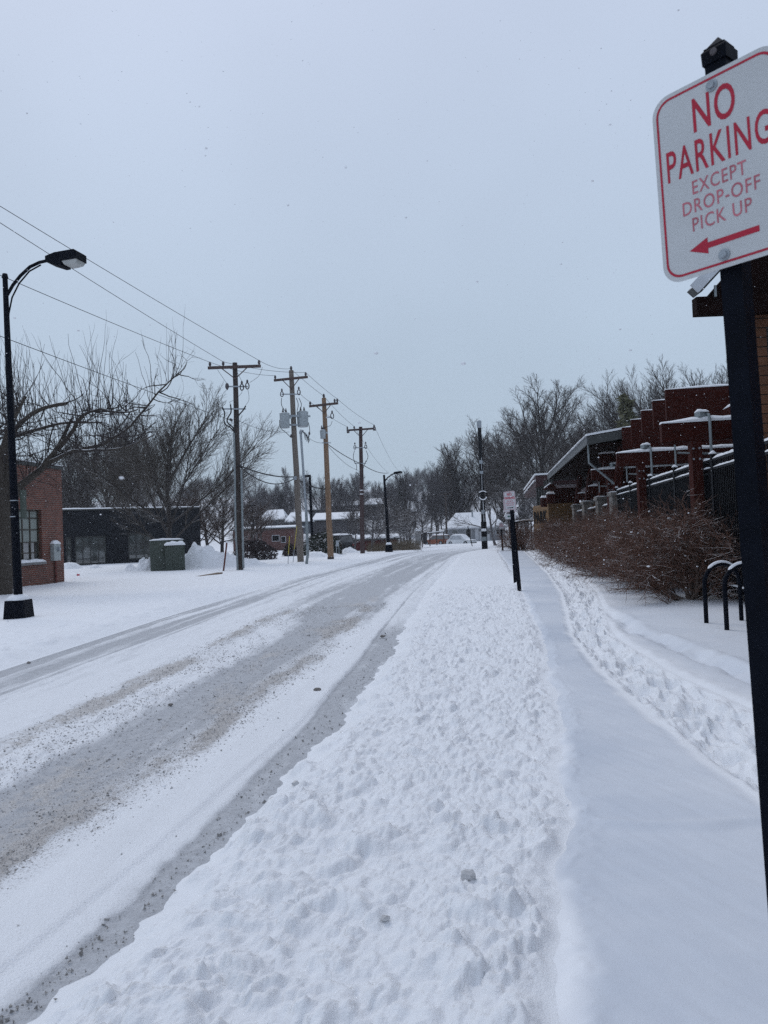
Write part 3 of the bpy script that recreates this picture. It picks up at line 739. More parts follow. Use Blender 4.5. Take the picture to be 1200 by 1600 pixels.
# ------------------------------------------------------------------ utility poles
def pole_frame(p1, p2):
    return p1, (p2 - p1).normalized()
def insulator(q, p, s=1.0):
    q.tube([p, p + Vector((0, 0, 0.05 * s)), p + Vector((0, 0, 0.10 * s)), p + Vector((0, 0, 0.17 * s)), p + Vector((0, 0, 0.2 * s))], [0.015 * s, 0.05 * s, 0.06 * s, 0.045 * s, 0.02 * s], 8)
def ringcut(q, c, s=0.16, ax=Vector((1, 0, 0))):
    pts = [c + ax * (math.cos(a) * s * 0.55) + Vector((0, 0, math.sin(a) * s)) for a in [i * PI / 5 for i in range(11)]]
    q.tube(pts, 0.028, 6, False)
def hang(a, b, sag, n=14):
    a, b = Vector(a), Vector(b)
    return [a.lerp(b, i / n) - Vector((0, 0, 4 * sag * (i / n) * (1 - i / n))) for i in range(n + 1)]
def upole(label, pb, pt, m, r0, r1, arm_y, arm_x0, arm_x1, armm='arm_wood', dy=0.0, over=0.0, pins=(0.03, 0.3, 0.97), brace=0.55):
    b = gnd(*pb); Y = b.y; top = at(pt[0], pt[1], Y)
    t = thing('utility_pole', label, 'utility pole', b)
    n = 8; g = random.Random(int(pb[0])); pts = [b - Vector((0, 0, 0.4))] + [b.lerp(top, i / n) + Vector((g.gauss(0, 0.008), 0, 0)) for i in range(1, n)] + [top]
    MB().tube(pts, [r0 + (r1 - r0) * i / n for i in range(n + 1)], 16).build('shaft', m, t)
    a0, a1 = at(arm_x0[0], arm_x0[1], Y - 0.22 + dy), at(arm_x1[0], arm_x1[1], Y - 0.22 - dy)
    MB().bar(a0, a1, 0.10, 0.13).build('crossarm', M[armm], t)
    mid = at((arm_x0[0] + arm_x1[0]) / 2 + (pt[0] - (arm_x0[0] + arm_x1[0]) / 2), arm_y, Y - 0.2)
    for k in (0.26, 0.74):
        MB().bar(a0.lerp(a1, k) - Vector((0, 0, 0.05)), mid - Vector((0, 0, brace)), 0.02, 0.045).build('arm_brace', M[armm], t)
    ins = []
    for k in pins:
        q = MB(); p = a0.lerp(a1, k) + Vector((0, 0, 0.06)); insulator(q, p, 1.15); ins.append(p + Vector((0, 0, 0.21)))
        q.build('insulator', M['porcelain'], t)
    return t, b, top, Y, ins
def bracket(t, Y, x0, x1, y, m='galv', w=0.06):
    MB().bar(at(x0, y, Y - 0.2), at(x1, y, Y - 0.2), w, w).build('bracket', M[m], t)
def rings(t, Y, spots, s=0.17):
    for px, py in spots:
        q = MB(); ringcut(q, at(px, py, Y - 0.25), s); insulator(q, at(px, py - 4, Y - 0.25), 0.9); q.build('fused_cutout', M['porcelain'], t)
def cable(t, Y, pix, r, name='cable', m='rubber', dy=-0.25):
    pts = [at(x, y_, Y + dy) for x, y_ in pix]
    res = []
    n = (len(pts) - 1) * 5
    for i in range(n + 1):
        tt = i / n * (len(pts) - 1); k = min(int(tt), len(pts) - 2); f = tt - k
        a, b_, c, d = pts[max(k - 1, 0)], pts[k], pts[k + 1], pts[min(k + 2, len(pts) - 1)]
        res.append(0.5 * ((2 * b_) + (c - a) * f + (2 * a - 5 * b_ + 4 * c - d) * f * f + (3 * b_ - a - 3 * c + d) * f ** 3))
    MB().tube(res, r, 6).build(name, M[m], t)
# pole 1
t, b, top, Y1, I1 = upole('dark wooden utility pole with cable risers beside the snow pile', (375, 893), (367, 567), M['pole_dark'], 0.165, 0.115, 574, (325, 575), (407.5, 572), pins=(0.04, 0.29, 0.97))
bracket(t, Y1, 353, 387, 604)
rings(t, Y1, ((378, 605), (386.5, 603)), 0.15)
q = MB(); insulator(q, at(355, 609, Y1 - .25), 1.6); q.build('surge_arrester', M['porcelain'], t)
bracket(t, Y1, 347, 384, 639)
for pts in (((347, 636), (351, 645), (350, 655), (352, 663), (360, 668), (365, 674)), ((360, 632), (361, 644), (355, 655), (357, 662), (364, 668), (366, 676)), ((384, 634), (380, 641), (374, 648), (371, 656), (371, 668))):
    cable(t, Y1, pts, 0.032, 'riser_cable')
for pts in (((348, 634), (346, 622), (351, 612), (356, 609)), ((361, 632), (359, 628), (366, 625), (377, 615), (378, 610)), ((384, 633), (389, 625), (388, 612), (386, 607)), ((340, 578), (348, 590), (355, 600)), ((371, 582), (377, 594), (379, 600)), ((410, 574), (404, 588), (390, 598))):
    cable(t, Y1, pts, 0.008, 'jumper_wire')
MB().tube([at(365.5, 676, Y1 - .22), at(367, 740, Y1 - .22), at(368, 820, Y1 - .24), at(371.5, 893, Y1 - .26)], 0.045, 8).build('riser_conduit', M['conduit'], t)
MB().tube([at(377, 735, Y1 - .15), at(378.5, 800, Y1 - .18), at(380.5, 888, Y1 - .22)], 0.05, 8).build('riser_conduit', M['conduit'], t)
cable(t, Y1, ((371, 728), (376, 728), (379, 731)), 0.05, 'splice_case')
MB().tube([at(359, 640 + 15, Y1), at(363, 657, Y1)], 0.06, 8).build('spool_insulator', M['porcelain'], t)
MB().tube([at(377, 700, Y1), b + Vector((0.17, -.05, 0))], 0.008, 5).build('ground_wire', M['galv'], t)
# pole 2
t, b, top, Y2, I2 = upole('grey leaning utility pole carrying two grey transformers', (470, 880), (455, 579), M['pole_grey'], 0.19, 0.135, 592, (428, 594.5), (481, 589), pins=(0.04, 0.94), brace=0.6)
q = MB(); insulator(q, top, 1.3); q.build('pole_top_insulator', M['porcelain'], t)
bracket(t, Y2, 440, 468, 616)
rings(t, Y2, ((440.5, 616), (467, 613)), 0.15)
def transformer(t, c, r, h, nm='transformer'):
    q = MB().tube([c + Vector((0, 0, z)) for z in (-h / 2, -h / 2 + .04, h / 2 - .03, h / 2, h / 2 + 0.05)], [r * .86, r * .94, r, r * 1.03, r * 0.7], 20)
    q.bar(c + Vector((r, 0, h * .2)), c + Vector((r + .12, 0, h * .2)), .08, .1)
    q.build(nm, M['tgrey'], t)
    o = t.children[-1]
    q = MB()
    for x in (-.3, .3): q.tube([c + Vector((x * r, 0, h / 2 + z)) for z in (0, .12, .2, .3)], [.05, .06, .04, .02], 8)
    ob = q.build('bushing', M['porcelain'], None, origin=c)
    ob.parent = [x for x in t.children if x.name.startswith(nm)][-1]; ob.location = c - Vector(t.location)
transformer(t, at(445, 657.5, Y2 - .55), 0.285, 0.82)
transformer(t, at(473, 655.5, Y2 + .1), 0.33, 0.86)
bracket(t, Y2, 450, 468, 650, w=.12); bracket(t, Y2, 451, 466, 664, w=.1)
for pts in (((440, 622), (440, 633), (446, 643)), ((467, 622), (471, 632), (468, 643)), ((463, 622), (466, 632), (464, 643)), ((437, 656), (438, 668), (448, 677), (455, 684)), ((482, 660), (484, 674), (481, 690))):
    cable(t, Y2, pts, 0.018, 'jumper_wire')
for px, py in ((455, 684), (483.5, 680)):
    q = MB(); insulator(q, at(px, py, Y2 - .25), 1.0); q.build('spool_insulator', M['porcelain'], t)
MB().box(at(461, 747, Y2 - .2), (.2, .2, .2)).build('cable_clamp', M['galv'], t)
# riser pipe beside it
pb, ptp = gnd(478, 884), at(470, 678, gnd(478, 884).y)
t = thing('riser_pipe', 'slim grey metal pipe standing right of the transformer pole', 'pipe', pb)
elbow = at(481, 866, pb.y)
MB().tube([pb - Vector((0, 0, .3)), at(479.5, 876, pb.y), elbow, at(478.5, 800, pb.y)], [0.075] * 4, 12).build('conduit_pipe', M['conduit'], t)
MB().tube([at(478.5, 800, pb.y), ptp], 0.062, 12).build('upper_pipe', M['galv'], t)
MB().tube([ptp, ptp + Vector((0, 0, .08)), ptp + Vector((.03, -.04, .16)), ptp + Vector((.12, -.1, .13))], [0.075, .09, .09, .07], 12).build('weatherhead', M['galv'], t)
for k in range(7):
    a = ptp + Vector((.1, -.1, .12)); e_ = at(478 + k * 0.9, 686 - (k % 3) * 4, pb.y - .2)
    MB().tube([a, a.lerp(e_, .5) + Vector((.03 * k, 0, .08 - .06 * k)), a.lerp(e_, .8) - Vector((0, 0, .12 + .03 * k)), e_], 0.015, 6).build('service_wire', M['galv' if k % 2 else 'rubber'], t)
# pole 3
t, b, top, Y3, I3 = upole('tan wooden utility pole with one small grey box on its side', (517, 876), (506, 622), M['pole_tan'], 0.185, 0.13, 631.5, (483, 635), (528.5, 630), pins=(0.04, 0.88, 0.97), brace=0.55)
q = MB(); insulator(q, top, 1.3); q.build('pole_top_insulator', M['porcelain'], t)
bracket(t, Y3, 509, 519, 652); rings(t, Y3, ((519, 650),), 0.17)
transformer(t, at(504.5, 679, Y3 - .32), 0.17, 0.5)
cable(t, Y3, ((519, 658), (516, 665), (506, 668)), 0.012, 'jumper_wire')
bracket(t, Y3, 503, 517, 692, w=.05)
MB().tube([b - Vector((0, 0, .3)), b.lerp(top, 0.022)], [0.20, 0.20], 14).build('pole_foot', M['pole_dark'], t)
# pole 4
t, b, top, Y4, I4 = upole('reddish dark utility pole beside the tangled roadside trees', (566.5, 866), (563.5, 667), M['pole_red'], 0.18, 0.13, 671, (541.5, 672.5), (586, 669.5), pins=(0.03, 0.27, 0.97), brace=0.6, armm='pole_red')
MB().box(at(585, 670, Y4 - .2), (.2, .25, .26)).build('arm_end_fitting', M['porcelain'], t)
MB().box(at(544, 674, Y4 - .2), (.2, .25, .26)).build('arm_end_fitting', M['porcelain'], t)
bracket(t, Y4, 554, 572, 699.5); rings(t, Y4, ((554.5, 699), (571.5, 698)), .15)
bracket(t, Y4, 554, 572, 724)
for pts in (((553, 721), (557, 727), (557, 735)), ((572, 720), (569, 727), (567, 734)), ((554, 704), (552, 713), (554, 722)), ((572, 704), (575, 713), (572, 722)), ((556, 737), (563, 745), (565, 755))):
    cable(t, Y4, pts, 0.02, 'jumper_wire')
for yy in (766, 772): MB().box(at(564.5, yy, Y4 - .2), (.22, .1, .06)).build('snow_cap', M['snow'], t)
# guy guards
for x0, y0, x1, y1, lab in ((449.5, 884, 452.5, 838, 'yellow plastic guy guard, lower and left of the pair'), (457, 881, 464, 822, 'taller thin yellow guy guard nearest the transformer pole')):
    b = gnd(x0, y0)
    t = thing('guy_guard', lab, 'guy guard', b, 0, 'yellow guy guards')
    k = 0.42
    a0, a1 = b, at(x1, y1, b.y)
    MB().tube([b - Vector((0, 0, .2)), a0.lerp(a1, k)], 0.018, 6).build('anchor_rod', M['galv'], t)
    MB().tube([a0.lerp(a1, k * .9), a1], 0.019, 8).build('sleeve', M['yellow'], t)

# ------------------------------------------------------------------ wires
def wire(name, label, pts, r, group='overhead lines along the street'):
    o = MB().tube(pts, r, 5).build(name, M['rubber'], None, origin=pts[0])
    tag(o, label, 'wire', group)
def long_wire(p_end, px, py, Yb=20.4, y0=-14.0, n=34):
    """from a pole behind the camera, through the left edge of the view, to p_end; a slack catenary"""
    B = at(px, py, Yb); E = Vector(p_end)
    L = E.y - y0; s = (E.y - Yb)
    a = (B - E) / (Yb - E.y)                       # chord per metre of y
    sag = 0.45
    f = lambda y_: 4 * sag * ((E.y - y_) / L) * (1 - (E.y - y_) / L)
    pts = []
    for i in range(n + 1):
        y_ = y0 + (E.y - y0) * i / n
        p = E + a * (y_ - E.y); p.z += (f(Yb) * (y_ - E.y) / (Yb - E.y)) - f(y_)
        pts.append(p)
    return pts
wr = 0.010
wire('power_line', 'topmost wire crossing the upper left sky to the dark pole', long_wire(I1[2], 0, 322), wr)
wire('power_line', 'second wire from the top, passing under the near lamp head', long_wire(I1[1], 0, 348), wr)
wire('power_line', 'third wire down, passing just below the near lamp top', long_wire(I1[0], 0, 430), wr)
wire('power_line', 'lowest wire on the left, crossing the tree sprouts', long_wire(at(360, 656, Y1), 0, 525), wr)
wire('power_line', 'wire from the right end of the dark pole to the transformer pole', hang(I1[2], top_ := at(454, 576, Y2), 0.15), wr)
wire('power_line', 'wire from middle pin of dark pole to right arm of transformer pole', hang(I1[1], I2[1], 0.15), wr)
wire('power_line', 'wire from left pin of dark pole to left arm of transformer pole', hang(I1[0], I2[0], 0.15), wr)
wire('power_line', 'wire from the transformer pole top to the tan pole top', hang(at(454, 576, Y2), at(506, 619, Y3), 0.05), wr)
wire('power_line', 'wire between right arm ends of transformer pole and tan pole', hang(I2[1], I3[2], 0.05), wr)
wire('power_line', 'wire between left arm ends of transformer pole and tan pole', hang(at(467, 613, Y2 - .2), I3[0], 0.05), wr)
wire('power_line', 'wire from the tan pole top to the middle of the reddish pole arm', hang(at(506, 619, Y3), I4[1], 0.12), wr)
wire('power_line', 'wire from the right arm end of the tan pole to the reddish pole', hang(I3[2], I4[2], 0.12), wr)
wire('power_line', 'wire from the left arm end of the tan pole to the reddish pole', hang(I3[0], I4[0], 0.12), wr)
wire('power_line', 'wire falling away from the right end of the reddish pole', hang(I4[2], at(622, 735, 92), 0.4), wr)
wire('power_line', 'wire falling away from the middle of the reddish pole', hang(I4[1], at(606, 738, 92), 0.4), wr)
wire('power_line', 'low wire between the dark pole and the transformer pole', hang(at(372, 657, Y1), at(452, 675, Y2), 0.2), wr)
wire('power_line', 'low wire between the transformer pole and the tan pole', hang(at(482, 684, Y2), at(505, 692, Y3), 0.1), wr)
wire('cable', 'thick cable from the tan pole to the reddish pole', hang(at(512, 694, Y3), at(565, 725, Y4), 0.1), 0.026)
wire('cable', 'thick cable leaving the reddish pole toward the far lamp', hang(at(565, 725, Y4), at(607, 739, 84), 0.25), 0.03)
wire('power_line', 'thin wire between the tan pole and lower part of the reddish pole', hang(at(512, 696, Y3), at(560, 735, Y4), 0.25), 0.012)
wire('cable', 'upper thick cable sagging between the dark pole and the transformer pole', hang(at(376, 728, Y1), at(461, 745, Y2), 0.18), 0.035)
wire('cable', 'lower thick cable sagging between the dark pole and the transformer pole', hang(at(376, 730, Y1), at(461, 747, Y2), 0.55), 0.028)
wire('cable', 'thick cable from the transformer pole down to the tan pole', hang(at(464, 748, Y2), at(510, 764, Y3), 0.15), 0.035)

# ------------------------------------------------------------------ brick corner building
def wall_frame(c, d):
    """local axes for a straight wall: c corner, d unit direction; returns point(s along, out, z)"""
    d = Vector((d[0], d[1], 0)).normalized(); n = Vector((d.y, -d.x, 0))
    return lambda s, o, z: Vector((c.x, c.y, 0)) + d * s + n * o + Vector((0, 0, z))
def slab(q, W, s0, s1, o0, o1, z0, z1):
    vs = [W(s, o, z) for z in (z0, z1) for s, o in ((s0, o0), (s1, o0), (s1, o1), (s0, o1))]
    return q.add(vs, [(3, 2, 1, 0), (4, 5, 6, 7), (0, 1, 5, 4), (1, 2, 6, 5), (2, 3, 7, 6), (3, 0, 4, 7)])
cA = gnd(101, 911); cB = gnd(22, 921)
dA = (cB - cA).normalized()
WB = wall_frame(cA, dA)
if WB(0, 1, 0).x < cA.x: W0 = WB; WB = lambda s, o, z: W0(s, -o, z)
zt = at(96, 734, cA.y).z
t = thing('brick_building', 'red brick corner building with tall window behind the near street lamp', 'building', cA)
def win_of(px0, px1, py0, py1):
    """window rectangle on the brick wall from picture columns"""
    def s_of(px):
        u = ray(px, 850); k = u.x / u.y
        d = dA; return (k * cA.y - cA.x) / (d.x - k * d.y)
    s0, s1 = s_of(px1), s_of(px0)
    Ym = (WB((s0 + s1) / 2, 0, 0)).y; xm = (px0 + px1) / 2
    return s0, s1, at(xm, py1, Ym).z, at(xm, py0, Ym).z
s0, s1, z0, z1 = win_of(29, 66, 796, 879)
q = MB(); L = 15.0
slab(q, WB, 0, s0, -.3, 0, -.3, zt); slab(q, WB, s1, L, -.3, 0, -.3, zt); slab(q, WB, s0, s1, -.3, 0, -.3, z0); slab(q, WB, s0, s1, -.3, 0, z1, zt)
slab(q, WB, 0, .3, -9, -.3, -.3, zt); slab(q, WB, L - .3, L, -9, -.3, -.3, zt); slab(q, WB, .3, L - .3, -9, -8.7, -.3, zt)
q.build('wall', M['brick'], t)
q = MB(); slab(q, WB, -.06, L + .06, -9.05, .05, zt, zt + .14); q.build('roof', M['frame_dark'], t)
q = MB(); slab(q, WB, 0, L, -9, 0, zt + .14, zt + .2); q.build('roof_snow', M['snow'], t)
q = MB(); slab(q, WB, s0 - .05, s1 + .05, 0.0, 0.02, z1, z1 + .24); q.build('lintel', M['brick'], t)
q = MB(); slab(q, WB, s0 - .12, s1 + .06, -.1, .10, z0 - .1, z0); q.build('window_sill', M['concrete'], t)
q = MB(); q.cap(WB(s0 - .10, 0.0, z0 + .002), WB(s1 + .02, 0.0, z0 + .002), .2, .12, 4); q.build('sill_snow', M['snow'], t)
def window(t, W, s0, s1, z0, z1, rows, cols, mf, mp, depth=-.14, fw=.06, blind=None, names=('window', 'pane')):
    q = MB()
    slab(q, W, s0, s0 + fw, depth - .05, depth + .03, z0, z1); slab(q, W, s1 - fw, s1, depth - .05, depth + .03, z0, z1)
    slab(q, W, s0 + fw, s1 - fw, depth - .05, depth + .03, z0, z0 + fw); slab(q, W, s0 + fw, s1 - fw, depth - .05, depth + .03, z1 - fw, z1)
    for i in cols: s = s0 + (s1 - s0) * i; slab(q, W, s - fw * .35, s + fw * .35, depth - .05, depth + .02, z0 + fw, z1 - fw)
    xs = [s0 + fw] + [s0 + (s1 - s0) * i for i in cols] + [s1 - fw]
    for j in rows:
        z = z0 + (z1 - z0) * j
        for a, b_ in zip(xs[:-1], xs[1:]): slab(q, W, a + fw * .36, b_ - fw * .36, depth - .05, depth + .015, z - fw * .3, z + fw * .3)
    f = q.build(names[0], M[mf], t)
    q = MB(); slab(q, W, s0 + fw * .5, s1 - fw * .5, depth - .035, depth - .022, z0 + fw * .5, z1 - fw * .5)
    p = q.build(names[1], M[mp], f)
    # keep world position below two unrotated parents
    if blind is not None:
        q = MB(); slab(q, W, s0 + fw, s1 - fw, depth - .0215, depth - .012, z0 + (z1 - z0) * blind, z1 - fw); q.build('blind', M['blind'], f)
    return f
window(t, WB, s0, s1, z0, z1, (0.18, 0.38, 0.62, 0.84), (0.36, 0.68), 'frame_bronze', 'pane', -.16, .07, 0.38)
# meter
sm, _, zm0, zm1 = win_of(78, 90, 850, 876)
sme = win_of(78, 90, 850, 876)
tm = thing('electric_meter', 'grey meter box with snow on top mounted on the brick wall', 'meter box', WB((sme[0] + sme[1]) / 2, .1, zm0))
q = MB(); slab(q, WB, sme[0] + .05, sme[1] - .03, 0.0, .16, zm0, zm1); q.build('housing', M['meter'], tm)
q = MB(); cmt = WB((sme[0] + sme[1]) / 2 - .03, .16, (zm0 + zm1) / 2 + .12); q.tube([cmt, cmt + (WB(0, 1, 0) - WB(0, 0, 0)) * .1], [.09, .08], 14); q.build('dial', M['galv'], tm)
q = MB(); q.cap(WB(sme[0] + .03, .08, zm1 + .002), WB(sme[1] - .01, .08, zm1 + .002), .18, .14, 2, 6); q.build('snow_cap', M['snow'], tm)
q = MB(); sc_ = (sme[0] + sme[1]) / 2; q.tube([WB(sc_, .06, -.2), WB(sc_, .06, zm0)], .045, 8); q.build('conduit', M['rust'], tm)

# ------------------------------------------------------------------ charcoal building
dC = Vector((7.2, 4.2, 0)).normalized(); cC = Vector((-24.6, 53.4, 0))
WC = lambda s, o, z: cC + dC * s + Vector((dC.y, -dC.x, 0)) * o + Vector((0, 0, z))
zc = 4.0
t = thing('charcoal_building', 'low charcoal clad building with grouped tall windows behind the brick building', 'building', cC)
q = MB(); 
def s_at(px):
    u = ray(px, 845); k = u.x / u.y
    return (k * cC.y - cC.x) / (dC.x - k * dC.y)
wins = [(s_at(103), s_at(112), .12, 2.15), (s_at(117), s_at(166), .12, 2.15), (s_at(200), s_at(238), .3, 2.25)]
xs = [-6.0]
for a, b_, za, zb in wins: xs += [a, b_]
xs.append(12.0)
for i in range(0, len(xs), 2): slab(q, WC, xs[i], xs[i + 1], -.3, 0, -.4, zc)
for a, b_, za, zb in wins: slab(q, WC, a, b_, -.3, 0, -.4, za); slab(q, WC, a, b_, -.3, 0, zb, zc)
slab(q, WC, -6, 12, -10, -9.7, -.4, zc); slab(q, WC, 11.7, 12, -9.7, -.3, -.4, zc)
q.build('wall', M['charcoal'], t)
q = MB(); slab(q, WC, -6.1, 12.1, -10.1, .08, zc, zc + .1); q.build('roof', M['frame_dark'], t)
q = MB(); q.cap(WC(-6, -.0, zc + .1), WC(12, -.0, zc + .1), .2, .09, 5, 40); slab(q, WC, -6, 12, -10, -.1, zc + .1, zc + .15); q.build('roof_snow', M['snow'], t)
for a, b_, za, zb in wins:
    n = max(1, round((b_ - a) / .55)); window(t, WC, a, b_, za, zb, (0.2, 0.62,), [i / n for i in range(1, n)], 'frame_dark', 'pane', -.12, .09)

# ------------------------------------------------------------------ cabinet, snow pile, board, flags, leaning post
b = gnd(243, 894); Yb = b.y; pxm = Yb / FPX
t = thing('utility_cabinet', 'dark green transformer cabinet with a snow cap in front of the snow pile', 'utility cabinet', gnd(258, 892))
x0, x1, x2 = at(234, 850, Yb).x, at(257, 850, Yb).x, at(286, 850, Yb).x
zr, zf = at(240, 846, Yb).z, at(270, 852, Yb).z
rot = 0.30
O_ = Vector((x1, Yb, 0)); ex = Vector((math.cos(rot), math.sin(rot), 0)); ey = Vector((-math.sin(rot), math.cos(rot), 0))
WG = lambda s, o, z: O_ + ex * s + ey * (-o) + Vector((0, 0, z))
q = MB(); slab(q, WG, -.72, .95, -1.3, 0, -.2, zr); q.build('tank', M['green'], t)
q = MB(); slab(q, WG, 0.02, .98, .002, .40, -.2, zf)
q.build('door_compartment', M['green'], t)
q = MB()
for i in range(5): slab(q, WG, .10 + i * .19, .16 + i * .19, .40, .43, .05, zf - .05)
q.build('door_ribs', M['green'], t)
q = MB(); slab(q, WG, -.76, .99, -1.34, .02, zr, zr + .035); q.build('lid', M['green'], t)
q = MB(); q.cap(WG(-.74, -.66, zr + .037), WG(.97, -.66, zr + .037), 1.3, .10, 8, 8); q.cap(WG(-.02, .23, zf + .002), WG(1.02, .23, zf + .002), .5, .20, 9, 8); q.build('snow_cap', M['snow'], t)

def mound(name, label, c, rx, ry, h, seed, m='snow', res=110, cat='snow pile', peaks=((0, 0, 1, 1),), lump=1.0):
    u = np.linspace(-1.25, 1.25, res); X, Y = np.meshgrid(u, u)
    Z = np.zeros_like(X)
    for cx, cy, s, a in peaks: Z = np.maximum(Z, a * np.exp(-(((X - cx) ** 2 + (Y - cy) ** 2) / (0.30 * s)) ** 1.3))
    wx, wy = X * rx + seed * 7.1, Y * ry
    Z = Z * h * (0.8 + 0.45 * (fbm(wx / .7, wy / .7, 3, seed) )) + Z ** 0.5 * lump * (1.0 * clods(wx, wy, .36, seed + 2, .7) + 1.0 * clods(wx, wy, .17, seed + 4, .8) + .8 * clods(wx, wy, .08, seed + 6, .8)) - 0.10
    V = np.stack([X * rx, Y * ry, Z], -1).reshape(-1, 3); i = (np.arange(res - 1)[:, None] * res + np.arange(res - 1)[None, :]).ravel()
    o = link(name, quick_mesh(name, V, np.stack([i, i + 1, i + res + 1, i + res], 1)), M[m], None, c)
    return tag(o, label, cat)
c = at(318, 880, 42.0); mound('snow_pile', 'tall lumpy pile of ploughed snow between the cabinet and the dark pole', (c.x, 42.0, .05), 3.25, 1.8, 1.12, 3, peaks=((-.05, 0, .6, 1), (.45, 0, .5, .62), (-.5, .1, .4, .75), (.8, 0, .25, .35)))
c = at(222, 885, 41.0); mound('snow_pile', 'smaller snow mound left of the green cabinet', (c.x, 41.0, .03), 1.3, 1.2, .62, 5, peaks=((.2, 0, .6, 1), (-.4, 0, .4, .5)))
c = at(125, 895, 48); mound('snow_pile', 'low flat snow mound beside the charcoal building', (c.x - .2, 48.0, .02), 2.0, 1.2, .5, 7, peaks=((-.2, 0, .6, 1), (.5, 0, .4, .6)), lump=.4)
c = at(500, 870, 50); mound('snow_pile', 'soft snow mound between the riser pipe and the tan pole', (c.x, 52.0, -.02), 1.9, 1.6, .55, 9, peaks=((-.2, 0, .7, 1), (.4, 0, .5, .7)), lump=.3)
c = at(545, 866, 60); mound('snow_pile', 'snow heap in front of the maroon shed', (c.x, 60.0, -.02), 1.6, 1.2, .5, 13, lump=.6)
a0, a1 = gnd(305, 903, .03), gnd(344, 897.5, .05)
o = MB().bar(a0 + Vector((0, 0, .02)), a1 + Vector((0, 0, .06)), .26, .06).build('board', M['plank'], None, origin=a0)
tag(o, 'brown wooden board lying half buried in the left snow', 'board')
for px, py, lab in ((120, 902, 'small red flag in the snow near the brick building corner'), (205, 891, 'small red flag in the snow left of the green cabinet')):
    b = gnd(px, py)
    t = thing('marker_flag', lab, 'flag', b, 0, 'red marker flags in the snow')
    MB().tube([b - Vector((0, 0, .1)), b + Vector((0, 0, .13))], .006, 5).build('staff', M['galv'], t)
    q = MB(); q.add([b + Vector((0, 0, .06)), b + Vector((.14, -.02, .03)), b + Vector((.15, .01, .14)), b + Vector((0.01, 0, .16)), b + Vector((0, .01, .06)), b + Vector((.14, -.01, .03)), b + Vector((.15, .02, .14)), b + Vector((.01, .01, .16))],
                    [(0, 1, 2, 3), (7, 6, 5, 4), (0, 4, 5, 1), (1, 5, 6, 2), (2, 6, 7, 3), (3, 7, 4, 0)]); q.build('flag_cloth', M['tag_red'], t)
b = gnd(349, 894.5); tp = at(354.5, 848, b.y)
t = thing('leaning_post', 'dark red post leaning beside the dark utility pole', 'post', b)
MB().bar(b - (tp - b) * .2, tp, .10, .06, (1, 0, 0)).build('shaft', M['rust'], t)
q = MB(); q.cap(tp - Vector((.07, 0, 0)), tp + Vector((.07, 0, 0)), .1, .07, 1, 4); q.build('snow_cap', M['snow'], t)

# ------------------------------------------------------------------ far buildings
def house(name, label, px0, px1, Y, y_eave, y_ridge, y_base, depth, wall, hip=0.3, rz=0.0, over=.3, wins=(), doors=(), cat='house', chim=None, wm='pane_dark', base_drop=1.0):
    xa, xb = at(px0, y_eave, Y).x, at(px1, y_eave, Y).x; xm = (px0 + px1) / 2
    ze, zr, zb = at(xm, y_eave, Y).z, at(xm, y_ridge, Y + depth / 2).z, at(xm, y_base, Y).z
    cx, cy = (xa + xb) / 2, Y + depth / 2; w = xb - xa
    t = thing(name, label, cat, (cx, cy, zb), rz)
    # parts are made around the origin of the thing
    def B(q, nm, m, par): 
        me_o = q.build(nm, m, None); me_o.parent = par; return me_o
    q = MB(); q.box((0, 0, (ze - zb - base_drop) / 2), (w - 2 * over, depth - 2 * over, ze - zb + base_drop)); B(q, 'wall', M[wall], t)
    q = MB(); hw, hd, rl = w / 2, depth / 2, w / 2 * (1 - hip); z0, z1 = ze - zb, zr - zb
    def rf(q, z_, k=1.0):
        vs = [(-hw * k, -hd * k, z0 + z_), (hw * k, -hd * k, z0 + z_), (hw * k, hd * k, z0 + z_), (-hw * k, hd * k, z0 + z_), (-rl, 0, z1 + z_), (rl, 0, z1 + z_)]
        vs += [(-hw * k, -hd * k, z0 + z_ - .16), (hw * k, -hd * k, z0 + z_ - .16), (hw * k, hd * k, z0 + z_ - .16), (-hw * k, hd * k, z0 + z_ - .16)]
        q.add(vs, [(0, 1, 5, 4), (1, 2, 5), (2, 3, 4, 5), (3, 0, 4), (6, 7, 1, 0), (7, 8, 2, 1), (8, 9, 3, 2), (9, 6, 0, 3), (9, 8, 7, 6)])
    rf(q, 0.02); r_ = B(q, 'roof', M['trim' if wall == 'house_wall' else 'frame_dark'], t)
    q = MB(); rf(q, .20, 0.985); B(q, 'roof_snow', M['snow'], t)
    if chim:
        q = MB(); q.box((chim[0] * hw, chim[1] * hd, z1 - .5), (.25, .25, 1.6)); B(q, 'chimney', M['galv'], r_)
    for a0, a1, b0, b1 in wins:
        xw0, xw1 = (at(a0, 830, Y).x - cx), (at(a1, 830, Y).x - cx); zw0, zw1 = at((a0 + a1) / 2, b1, Y).z - zb, at((a0 + a1) / 2, b0, Y).z - zb
        q = MB(); q.box(((xw0 + xw1) / 2, -hd + over - .02, (zw0 + zw1) / 2), (xw1 - xw0, .06, zw1 - zw0)); f = B(q, 'window', M['trim'], t)
        q = MB(); q.box(((xw0 + xw1) / 2, -hd + over - .04, (zw0 + zw1) / 2), ((xw1 - xw0) - .16, .06, (zw1 - zw0) - .16)); B(q, 'pane', M[wm], f)
    for a0, a1, b0, b1, m in doors:
        xw0, xw1 = (at(a0, 830, Y).x - cx), (at(a1, 830, Y).x - cx); zw0, zw1 = at((a0 + a1) / 2, b1, Y).z - zb, at((a0 + a1) / 2, b0, Y).z - zb
        q = MB(); q.box(((xw0 + xw1) / 2, -hd + over - .02, (zw0 + zw1) / 2), (xw1 - xw0, .06, zw1 - zw0)); B(q, 'door', M[m], t)
    return t
